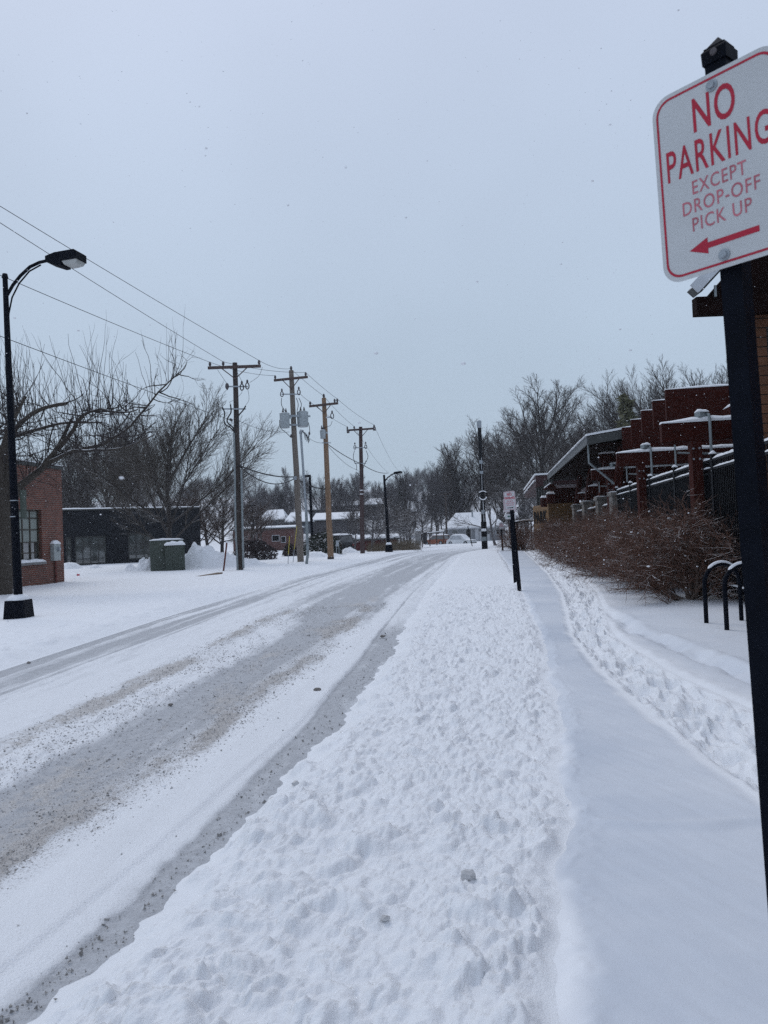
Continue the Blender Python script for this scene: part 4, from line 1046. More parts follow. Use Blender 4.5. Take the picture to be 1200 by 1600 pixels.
house('garage_house', 'pale grey house with a snowy hip roof behind the parked cars', 697, 792, 130, 824.5, 802, 847, 9.0, 'house_wall', hip=0.42,
      wins=((706, 716, 828, 834), (727, 737, 826, 840), (760, 768, 828, 834), (775, 783, 826, 835)), doors=((742.5, 748, 826, 845.5, 'trim'), (749, 765, 830, 845.5, 'trim')), chim=(-.05, -.3))
house('low_brick_building', 'long low dull red brick building across the parking lot', 360, 462, 118, 826, 824, 850, 14, 'brick_far', hip=0.05, wins=((424, 436, 836, 846), (438, 446, 838, 848)), cat='building')
house('snowy_house', 'house with white roof just above the low brick building', 404, 447, 150, 813, 798, 826, 9, 'house_dark', hip=0.4, wins=((412, 418, 815, 822), (428, 434, 815, 822)))
house('snowy_house', 'slate house with white roof left of the transformer pole', 443, 485, 140, 816, 802, 826, 9, 'house_blue', hip=.35, wins=((452, 460, 818, 824),))
house('long_hall', 'long dark building with a snow roof seen between tan and reddish poles', 505, 600, 175, 790, 781, 806, 12, 'house_dark', hip=.1, cat='building', wins=((520, 526, 793, 799), (540, 546, 793, 799), (560, 566, 793, 799)))
house('long_hall', 'lower dark building with a snow roof behind the hedge shrubs', 486, 566, 150, 812, 802, 828, 12, 'house_dark', hip=.1, cat='building')
house('snowy_house', 'white roofed house high on the hill left of the far lamp', 562, 600, 215, 778, 766, 792, 9, 'house_dark', hip=.3)
house('snowy_house', 'white roofed house among trees left of the crooked tree', 622, 652, 160, 800, 785, 815, 8, 'house_blue', hip=.3)
house('snowy_house', 'small white roofed house high above the parking lot', 380, 402, 200, 792, 783, 804, 8, 'house_dark', hip=.3)
house('snowy_house', 'half hidden white roofed house right of the transformer pole', 480, 505, 190, 797, 788, 808, 8, 'house_blue', hip=.3)
house('maroon_shed', 'maroon shed with a snow roof behind the tangled roadside trees', 543, 625, 76, 842, 838, 860, 4, 'barn_red', hip=.05, cat='shed')
# small sign on legs by the shed, grey box with white top
b = gnd(528, 869); t = thing('notice_sign', 'small grey sign on two posts right of the tan pole', 'sign', b)
MB().box((b.x, b.y, at(528, 849, b.y).z), (.22, .03, .42)).build('panel', M['galv'], t)
for dx in (-.09, .09): MB().bar(b + Vector((dx, .03, -.2)), Vector((b.x + dx, b.y + .03, at(528, 849, b.y).z)), .03, .03, (1, 0, 0)).build('leg', M['galv'], t)
b = gnd(501, 864); t = thing('notice_sign', 'tiny white sign standing low by the dark shrubs', 'sign', b)
MB().box((b.x, b.y, at(501, 857, b.y).z), (.24, .03, .3)).build('panel', M['sign_far'], t)
MB().bar(b - Vector((0, 0, .2)), Vector((b.x, b.y + .03, at(501, 857, b.y).z)), .03, .03, (1, 0, 0)).build('leg', M['galv'], t)
b = at(653, 846, 92); t = thing('brick_pillar', 'grey stone pillar with a white snow cap left of the parked cars', 'pillar', b)
MB().box((b.x, 92, b.z + .35), (.62, .62, 1.6)).build('shaft', M['concrete'], t)
q = MB(); q.box((b.x, 92, b.z + 1.2), (.7, .7, .1)); q.build('cap', M['concrete'], t)
q = MB(); q.cap((b.x - .34, 92, b.z + 1.26), (b.x + .34, 92, b.z + 1.26), .68, .34, 3, 6); q.build('snow_cap', M['snow'], t)
b = at(664, 847, 94); t = thing('bin', 'dark bin standing right of the grey stone pillar', 'bin', b)
MB().box((b.x, 94, b.z + .45), (.5, .5, 1.3)).build('body', M['car_dark'], t); MB().box((b.x, 94, b.z + 1.14), (.56, .56, .08)).build('lid', M['car_dark'], t)
a0, a1 = at(658, 835, 95), at(694, 831, 101)
t = thing('low_fence', 'low rail fence topped with snow left of the parked cars', 'fence', (a0.x, a0.y, 0))
MB().bar(a0, a1, .08, .14).build('rail', M['pole_dark'], t)
for k in (0.03, .35, .65, .97):
    p = a0.lerp(a1, k); MB().bar(p - Vector((0, 0, 1.6)), p - Vector((0, 0, .071)), .12, .12, (1, 0, 0)).build('post', M['pole_dark'], t)
q = MB(); q.cap(a0 + Vector((0, 0, .072)), a1 + Vector((0, 0, .072)), .1, .1, 3, 14); q.build('snow_cap', M['snow'], t)
# far pole behind
b = at(698, 845, 128); t = thing('utility_pole', 'thin distant utility pole right of the crooked tree', 'utility pole', b)
MB().tube([b - Vector((0, 0, .5)), at(696, 770, 128)], [.17, .13], 10).build('shaft', M['pole_dark'], t)
MB().bar(at(686, 773, 127.8), at(706, 771, 127.8), .1, .13).build('crossarm', M['pole_dark'], t)

# ------------------------------------------------------------------ cars
def car(label, c, yaw, L, Wd, H, paint, suv=False):
    t = thing('parked_car', label, 'car', c, yaw, 'parked snow-covered cars')
    def B(q, nm, m, par, sharp=35): o = q.build(nm, m, None, sharp=sharp); o.parent = par; return o
    hw = Wd / 2
    # body: sections along x (front at +x): x, half width, z low, z high
    if suv: top = [(-.5, .62), (-.47, .74), (-.2, .76), (.05, .74), (.30, .70), (.46, .60), (.5, .48)]
    else: top = [(-.5, .58), (-.46, .66), (-.30, .70), (.05, .68), (.28, .64), (.45, .54), (.5, .44)]
    secs = []
    for fx, fz in top:
        x, z = fx * L, fz * H * .80
        e = 0.90 if abs(fx) > .44 else 1.0
        secs.append([(x, -hw * e, .22), (x, -hw * e * 1.0, z * .62), (x, -hw * e * .93, z), (x, hw * e * .93, z), (x, hw * e, z * .62), (x, hw * e, .22)])
    k = 6; vs = [p for s in secs for p in s]; n = len(secs)
    fs = [(i * k + j, i * k + (j + 1) % k, (i + 1) * k + (j + 1) % k, (i + 1) * k + j) for i in range(n - 1) for j in range(k)] + [tuple(range(k))[::-1], tuple((n - 1) * k + j for j in range(k))]
    body = B(MB().add(vs, fs), 'body', M[paint], t, 25)
    zb = .70 * H * .80
    cab = [(-.47 if suv else -.42, 0), (-.42 if suv else -.28, 1), (.06, 1), (.24, 0)]
    q = MB(); vs = []
    for fx, up_ in cab:
        w = hw * (.93 if not up_ else .74); z = zb - .02 if not up_ else H
        vs += [(fx * L, -w, z), (fx * L, w, z)]
    q.add(vs, [(0, 2, 4, 6), (7, 5, 3, 1), (0, 1, 3, 2), (2, 3, 5, 4), (4, 5, 7, 6), (6, 7, 1, 0)])
    B(q, 'cabin', M[paint], t, 20)
    # windows laid just outside the cabin
    def quad(nm, pts, nv):
        nv = Vector(nv).normalized(); q = MB(); a = [Vector(p) + nv * .004 for p in pts]; b_ = [Vector(p) + nv * .018 for p in pts]
        q.add(a + b_, [(3, 2, 1, 0), (4, 5, 6, 7), (0, 1, 5, 4), (1, 2, 6, 5), (2, 3, 7, 6), (3, 0, 4, 7)]); B(q, nm, M['frost' if paint == 'car_white' or nm == 'windscreen' else 'pane_dark'], t)
    for sgn in (-1, 1):
        w0, w1 = hw * .915, hw * .765; za, zc_ = zb + .05, H - .08
        quad('side_window', [((cab[0][0] + .06) * L, sgn * w0, za), (-.10 * L, sgn * w0, za), (-.11 * L, sgn * w1, zc_), ((cab[1][0] + .02) * L, sgn * w1, zc_)], (0, sgn, .3))
        quad('side_window', [(-.08 * L, sgn * w0, za), (.18 * L, sgn * w0, za), (.05 * L, sgn * w1, zc_), (-.09 * L, sgn * w1, zc_)], (0, sgn, .3))
    quad('rear_window', [(cab[0][0] * L - .0 + .02, -hw * .78, zb + .08), (cab[0][0] * L + .02, hw * .78, zb + .08), (cab[1][0] * L - .02, hw * .66, H - .1), (cab[1][0] * L - .02, -hw * .66, H - .1)], (-1, 0, .35))
    quad('windscreen', [(.225 * L, hw * .78, zb + .06), (.225 * L, -hw * .78, zb + .06), (.075 * L, -hw * .66, H - .06), (.075 * L, hw * .66, H - .06)], (1, 0, .7))
    for fx in (-.31, .31):
        for sgn in (-1, 1):
            cpt = Vector((fx * L, sgn * (hw - .10), .33)); q = MB(); q.tube([cpt + Vector((0, -sgn * .1, 0)), cpt + Vector((0, sgn * .11, 0))], [.33, .33], 20); w_ = B(q, 'wheel', M['rubber'], t)
            q = MB(); q.tube([cpt + Vector((0, sgn * .10, 0)), cpt + Vector((0, sgn * .125, 0))], [.21, .19], 16); B(q, 'rim', M['galv'], w_)
    for sgn in (-1, 1):
        q = MB(); q.box((-.497 * L, sgn * hw * .72, zb * .86), (.05, .26, .2)); B(q, 'tail_light', M['tail'], t)
        q = MB(); q.box((.492 * L, sgn * hw * .66, .44 * H * .8 + .0), (.06, .3, .13)); B(q, 'headlight', M['lens'], t)
        q = MB(); q.blob((.17 * L, sgn * (hw + .07), zb + .08), .1, 3, 1, (.7, 1, .7), .05); B(q, 'mirror', M[paint], t)
    q = MB(); q.box((.485 * L, 0, .33), (.16, Wd * .86, .20)); B(q, 'front_bumper', M['car_dark'], t)
    q = MB(); q.box((-.49 * L, 0, .36), (.12, Wd * .86, .18)); B(q, 'rear_bumper', M['car_dark'], t)
    q = MB(); q.cap((cab[1][0] * L - .1, 0, H - .01), (.09 * L, 0, H - .01), hw * 1.5, .15, 3, 8)
    q.cap((.19 * L, 0, zb - .03), (.49 * L, 0, zb - .16), Wd * .88, .12, 4, 8)
    if not suv: q.cap((-.5 * L, 0, zb - .08), (-.36 * L, 0, zb - .03), Wd * .88, .13, 6, 6)
    # snow clinging on the glass
    q.add([(.235 * L, hw * .8, zb + .03), (.235 * L, -hw * .8, zb + .03), (.07 * L, -hw * .7, H + .02), (.07 * L, hw * .7, H + .02), (.27 * L, hw * .8, zb + .03), (.27 * L, -hw * .8, zb + .03), (.09 * L, -hw * .7, H + .05), (.09 * L, hw * .7, H + .05)],
          [(3, 2, 1, 0), (4, 5, 6, 7), (0, 1, 5, 4), (1, 2, 6, 5), (2, 3, 7, 6), (3, 0, 4, 7)])
    B(q, 'snow_cap', M['snow'], t, 60)
    return t
c = at(683, 852, 117); car('copper coloured snow-covered hatchback parked left of the white car', (c.x, 117, c.z + .02), R(140), 4.2, 1.75, 1.5, 'car_red', True)
c = at(721, 852.5, 114); car('white car under a coat of snow parked before the grey house', (c.x, 114, c.z + .02), R(-42), 4.4, 1.8, 1.55, 'car_white')

c = at(527, 866, 70); car('dark car under thick snow parked beyond the tan pole', (c.x, 70, c.z + .02), R(118), 4.4, 1.85, 1.7, 'car_dark', True)
# ------------------------------------------------------------------ signs on black posts
def text_mesh(txt, size, width, bold=0.0):
    """lettering as flat faces around the origin, fitted to a width"""
    cu = bpy.data.curves.new('t', 'FONT'); cu.body = txt; cu.align_x = 'CENTER'; cu.align_y = 'CENTER'; cu.size = size; cu.offset = bold; cu.space_character = 1.12
    cu.resolution_u = 4
    ob = bpy.data.objects.new('t', cu); C.objects.link(ob)
    dg = bpy.context.evaluated_depsgraph_get(); dg.update()
    me = bpy.data.meshes.new_from_object(ob.evaluated_get(dg))
    vs = [v.co.copy() for v in me.vertices]; fs = [tuple(p.vertices) for p in me.polygons]
    bpy.data.objects.remove(ob); bpy.data.curves.remove(cu); bpy.data.meshes.remove(me)
    x0, x1 = min(v.x for v in vs), max(v.x for v in vs); y0, y1 = min(v.y for v in vs), max(v.y for v in vs)
    return [((v.x - (x0 + x1) / 2) * width / (x1 - x0), (v.y - (y0 + y1) / 2) * size / (y1 - y0)) for v in vs], fs
def rrect(w, h, r, n=7):
    pts = []
    for cx, cy, a0 in ((w / 2 - r, h / 2 - r, 0), (-w / 2 + r, h / 2 - r, 90), (-w / 2 + r, -h / 2 + r, 180), (w / 2 - r, -h / 2 + r, 270)):
        for i in range(n + 1): a = R(a0 + 90 * i / n); pts.append((cx + r * math.cos(a), cy + r * math.sin(a)))
    return pts
def parking_sign(label, base, top, yaw, zc, texts, arrow, wd=.305, ht=.457, post=.05, near=False, group=None, extra=None, holes=True, face='sign_white', n_off=0.03, post_base=None):
    """post from base to top; the face looks along -Y of its own frame turned by yaw; zc height of the sign centre along the post"""
    base, top = Vector(base), Vector(top)
    axis = (top - base).normalized()
    t = thing('parking_sign', label, 'sign', base, 0, group)
    r = Vector((math.cos(yaw), math.sin(yaw), 0)); r = (r - axis * r.dot(axis)).normalized(); nrm = r.cross(axis).normalized()     # nrm faces the viewer
    def FR(o): return lambda x, y_, z=0.0: o + r * x + axis * y_ + nrm * z
    pb, pt_ = base - axis * .3, top
    q = MB(); vs = []
    for p in (pb, pt_):
        for x, y_ in ((-1, -1), (1, -1), (1, 1), (-1, 1)): vs.append(p + r * (x * post / 2) + nrm * (y_ * post / 2))
    q.add(vs, [(3, 2, 1, 0), (4, 5, 6, 7), (0, 1, 5, 4), (1, 2, 6, 5), (2, 3, 7, 6), (3, 0, 4, 7)]); q.build('post', M['black'], t, sharp=20)
    # pyramid cap
    q = MB(); vs = []
    for d, s in ((-.040, .58), (-.012, .60), (-.010, .60), (.028, .0)):
        for x, y_ in ((-1, -1), (1, -1), (1, 1), (-1, 1)): vs.append(pt_ + axis * d + r * (x * post * s) + nrm * (y_ * post * s))
    fs = [(i * 4 + j, i * 4 + (j + 1) % 4, i * 4 + 4 + (j + 1) % 4, i * 4 + 4 + j) for i in range(3) for j in range(4)] + [(3, 2, 1, 0)]
    q.add(vs, fs); q.build('post_cap', M['black'], t, sharp=15)
    F = FR(base + axis * zc + nrm * (post / 2 + n_off))
    ol = rrect(wd, ht, .045 * wd / .305)
    q = MB(); q.prism([F(x, y_, 0) for x, y_ in ol], Vector((0, 0, 0)), nrm * .0025); pl = q.build('panel', M[face], t)
    if near:     # bolts run through to the post
        q = MB()
        for by in (.432, -.435): q.tube([F(0, by * ht, -(n_off + .002)), F(0, by * ht, -.0005)], .012, 10)
        q.build('spacer', M['black'], t)
    q = MB(); a = rrect(wd - .020, ht - .020, .038 * wd / .305); b_ = rrect(wd - .031, ht - .031, .033 * wd / .305); n = len(a)
    q.add([F(x, y_, .0032) for x, y_ in a] + [F(x, y_, .0032) for x, y_ in b_], [(i, (i + 1) % n, (i + 1) % n + n, i + n) for i in range(n)])
    q.build('border', M['sign_red'], t)
    for txt, y_, size, w, m, bold in texts:
        vs, fs = text_mesh(txt, size * ht, w * wd, bold); q = MB(); q.add([F(vx, (.5 - y_) * ht + vy, .0032) for vx, vy in vs], fs); q.build('lettering', M[m], t)
    if arrow:
        ya, m, sg = arrow; ya = (.5 - ya) * ht; pts = [(-.27, 0), (-.12, .042), (-.12, .015), (.27, .015), (.27, -.015), (-.12, -.015), (-.12, -.042)]
        q = MB(); q.add([F(sg * x * wd, ya + y_ * ht * 1.0, .0032) for x, y_ in pts], [(0, 1, 6), (1, 2, 5, 6), (2, 3, 4, 5)]); q.build('arrow', M[m], t)
    for by in (.432, -.435):
        c_ = F(0, by * ht, .003)
        MB().tube([c_, c_ + nrm * .0025, c_ + nrm * .0026, c_ + nrm * .008], [.0135, .0135, .0088, .0075], 16).build('bolt', M['galv'], t)
    if near:
        cc = pt_ - axis * .018 + nrm * (post * .6)
        q = MB(); q.tube([cc, cc + nrm * .003], [.009, .007], 14); q.build('cap_rivet', M['porcelain'], t)
    return t, r, axis, nrm, FR
TX = [('NO', .175, .18, .33, 'sign_red', .0010), ('PARKING', .385, .168, .81, 'sign_red', .0006), ('EXCEPT', .54, .072, .42, 'sign_pink', .0002), ('DROP-OFF', .635, .072, .60, 'sign_pink', .0002), ('PICK UP', .73, .072, .46, 'sign_pink', .0002)]
YS = 1.79
tp = at(1123, 76, YS); p2 = at(1222, 1390, YS); ax = (tp - p2).normalized()
base = p2 - ax * (p2.z / ax.z)
czz = (at(1135, 274, YS) - base).dot(ax)
parking_sign('large close no parking sign on a black post at the right edge', base, tp, -R(50), czz, TX, (.86, 'sign_red', 1), near=True, n_off=.022)
TXf = [('NO', .17, .17, .40, 'sign_red', .003), ('PARKING', .36, .14, .84, 'sign_red', .003), ('EXCEPT', .54, .07, .5, 'sign_pink', .001), ('DROP-OFF', .64, .07, .7, 'sign_pink', .001), ('PICK UP', .74, .07, .6, 'sign_pink', .001)]
b = gnd(812, 926); tp = at(797, 769, b.y); czz = (at(799, 782, b.y) - b).length
parking_sign('white no parking sign on the nearer of the two paired black posts', b, tp, -R(32), czz, TXf, (.88, 'sign_black', -1), group='no parking signs along the street', post=.075, wd=.30, face='sign_far')
b = gnd(805, 911); tp = at(796.5, 778, b.y); czz = (at(797.5, 792, b.y) - b).length
t_, r_, a_, n_, FR_ = parking_sign('sign half hidden behind the nearer paired sign post', b, tp, -R(20), czz + .05, [], None, group='no parking signs along the street', post=.075, wd=.36, ht=.40, face='sign_far')
F = FR_(Vector(b) + a_ * (czz - .27) + n_ * .07)
q = MB(); q.prism([F(x, y_, 0) for x, y_ in rrect(.30, .15, .02)], Vector((0, 0, 0)), n_ * .003); q.build('lower_panel', M['sign_far'], t_)
q = MB(); q.add([F(x, y_, .004) for x, y_ in ((-.10, 0), (-.04, .035), (-.04, .014), (.10, .014), (.10, -.014), (-.04, -.014), (-.04, -.035))], [(0, 1, 6), (1, 2, 5, 6), (2, 3, 4, 5)]); q.build('arrow', M['sign_green'], t_)
b = gnd(785.5, 861.5); tp = at(782.5, 817, b.y); czz = (at(782.8, 822, b.y) - b).length
parking_sign('small distant sign on a thin black post right of the ringed pole', b, tp, R(10), czz, [('NO', .25, .2, .5, 'sign_pink', .003), ('PARKING', .5, .15, .8, 'sign_pink', .003)], None, group='no parking signs along the street', post=.10, wd=.32, ht=.42, face='sign_far')

# ------------------------------------------------------------------ black ringed pole
b = gnd(757.5, 857); Yp = b.y; tp = at(749, 668, Yp)
t = thing('ringed_pole', 'tall black pole with a snowy ring and a pale canister on top', 'street pole', b)
MB().tube([b - Vector((0, 0, .3)), b.lerp(tp, .22)], [.235, .22], 16).build('lower_shaft', M['black_metal'], t)
MB().tube([b.lerp(tp, .218), b.lerp(tp, .5), tp], [.18, .16, .14], 14).build('shaft', M['black_metal'], t)
ct = at(748.5, 662.5, Yp)
MB().tube([ct + Vector((0, 0, z)) for z in (-.32, -.28, -.05, .22, .27)], [.14, .17, .18, .19, .15], 14).build('canister', M['galv'], t)
rc = at(754.5, 775, Yp - .28); rr_ = 6.6 * Yp / FPX
ring = [rc + Vector((math.cos(a) * rr_, 0, math.sin(a) * rr_)) for a in [i * 2 * PI / 28 for i in range(29)]]
MB().tube(ring, .045, 8, False).build('ring', M['black_metal'], t)
q = MB()
low = [rc + Vector((math.cos(a) * (rr_ - .035), -.02, math.sin(a) * (rr_ - .035))) for a in [PI * 1.08 + i * PI * .84 / 14 for i in range(15)]]; q.tube(low, .05, 6)
hi = [rc + Vector((math.cos(a) * (rr_ + .045), 0, math.sin(a) * (rr_ + .045))) for a in [PI * .25 + i * PI * .5 / 10 for i in range(11)]]; q.tube(hi, .045, 6); q.build('ring_snow', M['snow'], t)
for py, w, m in ((722, .25, 'galv'), (735, .1, 'black_metal'), (738, .22, 'galv'), (800, .3, 'galv'), (828, .2, 'snow'), (842, .32, 'conduit')):
    pxc = 749 + (py - 660) / (857 - 660) * 8.5
    q = MB(); q.box(at(pxc - .3, py, Yp - .2), (.24 + .1 * (py > 820), .2, w)); q.build('band', M[m], t)
MB().bar(at(753.2, 766, Yp - .17), at(752, 715, Yp - .17), .02, .03, (0, 1, 0)).build('snow_streak', M['snow'], t)
MB().bar(at(756.5, 820, Yp - .19), at(754.6, 783, Yp - .19), .03, .03, (0, 1, 0)).build('snow_streak', M['snow'], t)
b = at(738.5, 852, 90); t = thing('thin_post', 'thin dark post standing before the white car', 'post', b)
MB().tube([b - Vector((0, 0, .4)), at(731, 823, 90)], .05, 8).build('shaft', M['black_metal'], t)
q = MB(); q.box(at(731, 823, 90), (.12, .12, .12)); q.build('cap', M['black_metal'], t)

# ------------------------------------------------------------------ right side: fence, pergola, canopy, kiosk, near building
FX = lambda Y: 4.155 + 0.157 * Y                      # fence line
RX = lambda Y: 7.45 + 0.16 * (Y - 20.0)               # beam ends
DIR = Vector((0.157, 1, 0)).normalized(); NRM = Vector((DIR.y, -DIR.x, 0))    # along the street, and away from it
def PF(Y, off, z): return Vector((FX(Y), Y, z)) + NRM * off
FT = 2.76
t = thing('iron_fence', 'black iron picket fence with snow on its rails behind the shrubs', 'fence', (FX(14), 14, 0))
bays = [9.6, 12.4, 15.2, 18.6, 21.8, 25.2, 28.35]
for i, Y in enumerate(bays):
    MB().bar(PF(Y, 0, -.2), PF(Y, 0, FT + .12), .08, .08, (1, 0, 0)).build('post', M['black_metal'], t)
    q = MB(); q.cap(PF(Y, -.06, FT + .121), PF(Y, .06, FT + .121), .1, .06, i, 4); q.build('post_snow', M['snow'], t)
for i, (a, b_) in enumerate(zip(bays[:-1], bays[1:])):
    for z in (FT, FT - .17, .32): MB().bar(PF(a + .05, 0, z), PF(b_ - .05, 0, z), .04, .045).build('rail', M['black_metal'], t)
    q = MB(); n = int((b_ - a) / .115)
    for k in range(1, n):
        Y = a + (b_ - a) * k / n; q.bar(PF(Y, 0, .22), PF(Y, 0, FT - .02), .019, .019, (1, 0, 0))
    q.build('pickets', M['black_metal'], t)
    for z, w, h_, sd_ in ((FT + .024, .05, .05, 20), (FT - .146, .045, .035, 40), (.344, .045, .035, 60)):
        q = MB(); q.cap(PF(a + .06, 0, z), PF(b_ - .06, 0, z), w, h_, sd_ + i, 24); q.build('rail_snow', M['snow'], t)
# screen of dark boards behind the fence
t = thing('dark_screen', 'dark boarded screen standing close behind the iron fence', 'screen', PF(19, .6, 0))
q = MB()
for k in range(24):
    a = 11.0 + k * .72; q.bar(PF(a, .75 + .01 * (k % 2), 1.2), PF(a + .715, .75 + .01 * (k % 2), 1.2), .04, 2.6)
q.build('boards', M['screen'], t)
MB().bar(PF(11, .80, 2.53), PF(28.3, .80, 2.53), .06, .06).build('top_rail', M['black_metal'], t)

# the timber pergola: posts, bracket beams, stepped rafters
t = thing('timber_pergola', 'red-brown timber pergola with stepped beams and snow-topped brackets', 'pergola', PF(20, 0, 0))
for i, (Y, zt_) in enumerate(((15.9, 3.62), (22.3, 3.62), (28.9, 3.62))):
    o = MB().bar(PF(Y, -.16, -.2), PF(Y, -.16, zt_ - .392), .21, .21, (1, 0, 0)).build('post', M['timber_post'], t)
    q = MB(); q.bar(PF(Y, -.82, zt_ - .20), PF(Y, 5.5, zt_ - .20), .2, .38); o2 = q.build('bracket_beam', M['timber'], t)
    q = MB(); q.cap(PF(Y, -.82, zt_ - .008), PF(Y, 5.4, zt_ - .008), .22, .11, i, 30); q.build('beam_snow', M['snow'], t)
    q = MB()
    for dz in (.12, .34):
        for dy in (-.06, .06): 
            c_ = PF(Y, -.16 + dy, zt_ - .9 + dz) - DIR * .11; q.tube([c_, c_ - DIR * .03], .022, 8)
    q.build('bolt', M['galv'], t)
    q = MB(); c0 = PF(Y, .12, zt_)
    q.tube([c0 - DIR * .16 + Vector((0, 0, -1.2)), c0 - DIR * .16 + Vector((0, 0, .05)), c0 - DIR * .10 + Vector((0, 0, .13)), c0 + Vector((0, 0, .15))], .03, 8); q.build('conduit', M['conduit'], t)
    q = MB(); q.box(c0 + NRM * -.12 + Vector((0, 0, .14)), (.24, .14, .10), .5); q.build('spotlight', M['conduit'], t)
    q = MB(); q.cap(c0 + NRM * -.24 + Vector((0, 0, .19)), c0 + NRM * .02 + Vector((0, 0, .19)), .14, .07, 7 + i, 5); q.build('spotlight_snow', M['snow'], t)
    q = MB(); q.tube(hang(PF(Y, -.5, zt_ - .62), PF(Y, 4.5, zt_ - .62), .12), .02, 6); q.tube([PF(Y, -.55, zt_ - .45), PF(Y, -.55, zt_ - .86)], .02, 6); q.build('conduit', M['conduit'], t)
    # lower cross beam
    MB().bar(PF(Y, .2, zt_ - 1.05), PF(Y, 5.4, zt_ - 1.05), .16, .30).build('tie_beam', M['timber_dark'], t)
for i, Y in enumerate((20.0, 21.75, 23.6, 25.6, 27.6, 29.6)):
    a = Vector((RX(Y), Y, 0)); z = 5.0
    q = MB(); q.bar(a + Vector((0, 0, z - .39)), a + NRM * 6.5 + Vector((0, 0, z - .39)), .14, .78); q.build('rafter', M['timber'], t)
    q = MB(); q.cap(a + Vector((0, 0, z)), a + NRM * 6.4 + Vector((0, 0, z)), .15, .06, i, 24); q.build('rafter_snow', M['snow'], t)
# raking strut with snow, hung between the bracket beam and the rafters
a0, a1 = PF(16.2, .55, 3.72), PF(14.6, 2.0, 4.32)
MB().bar(a0, a1, .12, .30).build('strut', M['timber'], t)
q = MB(); q.cap(a0 + Vector((0, 0, .155)), a0.lerp(a1, .45) + Vector((0, 0, .155)), .13, .07, 3); q.cap(a0.lerp(a1, .53) + Vector((0, 0, .155)), a1 + Vector((0, 0, .155)), .13, .07, 4); q.build('strut_snow', M['snow'], t)
a0, a1 = PF(17.5, 1.6, 3.35), PF(17.5, 5.4, 3.35); MB().bar(a0, a1, .14, .36).build('tie_beam', M['timber'], t)
q = MB(); q.cap(a0 + Vector((0, 0, .182)), a1 + Vector((0, 0, .182)), .15, .06, 9, 20); q.build('beam_snow', M['snow'], t)
MB().bar(PF(12, 4.8, 3.35), PF(31, 4.8, 3.35), .16, .34).build('purlin', M['timber_dark'], t)

# main hall set back behind
t = thing('dark_hall', 'dark low hall behind the pergola, mostly in shade', 'building', PF(30, 5.5, 0))
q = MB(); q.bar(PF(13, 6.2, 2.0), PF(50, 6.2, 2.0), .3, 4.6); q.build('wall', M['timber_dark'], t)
q = MB(); q.bar(PF(13, 9.4, 4.4), PF(50, 9.4, 4.4), 6.5, .16); q.build('roof', M['frame_dark'], t)
q = MB(); q.bar(PF(13, 9.4, 4.52), PF(50, 9.4, 4.52), 6.4, .08); q.build('roof_snow', M['snow'], t)
for k in range(6):
    a = 16 + k * 5.4
    q = MB(); q.bar(PF(a, 6.03, 1.4), PF(a + 3.2, 6.03, 1.4), .05, 2.3); f = q.build('window', M['frame_dark'], t)
    q = MB(); q.bar(PF(a + .1, 6.0, 1.4), PF(a + 3.1, 6.0, 1.4), .05, 2.1); q.build('pane', M['pane_dark'], f)

# canopy with stone pillars
t = thing('canopy_shelter', 'long canopy with grey fascia on stone pillars beyond the pergola', 'shelter', PF(38, 0, 0))
EX = lambda Y: 7.5 + .143 * (Y - 28.0)
Y0c, Y1c = 27.9, 48.8
e0, e1 = Vector((EX(Y0c), Y0c, 0)), Vector((EX(Y1c), Y1c, 0)); dE = (e1 - e0).normalized(); nE = Vector((dE.y, -dE.x, 0))
ZE = 4.78
def cslab(q, o0, o1, za0, za1, th, s0=0.0, s1=None):
    s1 = (e1 - e0).length if s1 is None else s1
    vs = [e0 + dE * s + nE * o + Vector((0, 0, z)) for (o, zz) in ((o0, za0), (o1, za1)) for z in (zz - th, zz) for s in (s0, s1)]
    return q.add(vs, [(0, 1, 3, 2), (4, 6, 7, 5), (0, 2, 6, 4), (1, 5, 7, 3), (2, 3, 7, 6), (0, 4, 5, 1)])
q = MB(); cslab(q, .05, 7.0, ZE - .03, ZE + .9, .22); q.build('roof', M['timber_dark'], t)
q = MB(); cslab(q, -.02, .045, ZE, ZE + .008, .30); q.build('fascia', M['fascia'], t)
q = MB(); cslab(q, .045, 7.0, ZE - .02, ZE + .9, .30, -.07, -.004); q.build('end_fascia', M['frame_dark'], t)
q = MB(); cslab(q, -.03, 7.0, ZE + .08, ZE + 1.0, .075, -.05, None); q.cap(e0 + Vector((0, 0, ZE + .01)) - nE * .0, e1 + Vector((0, 0, ZE + .01)), .16, .075, 3, 60); q.build('roof_snow', M['snow'], t)
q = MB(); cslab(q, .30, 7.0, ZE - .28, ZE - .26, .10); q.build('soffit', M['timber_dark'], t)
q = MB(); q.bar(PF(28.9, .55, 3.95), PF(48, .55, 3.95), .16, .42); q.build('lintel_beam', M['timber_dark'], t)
dp = [e0 + dE * .3 + Vector((0, 0, ZE - .25)) + nE * .06, e0 + dE * .3 + Vector((0, 0, ZE - .95)) + nE * .06, e0 + dE * .5 + nE * .95 + Vector((0, 0, ZE - 1.75))]
MB().tube(dp, .04, 8).build('downpipe', M['conduit'], t)
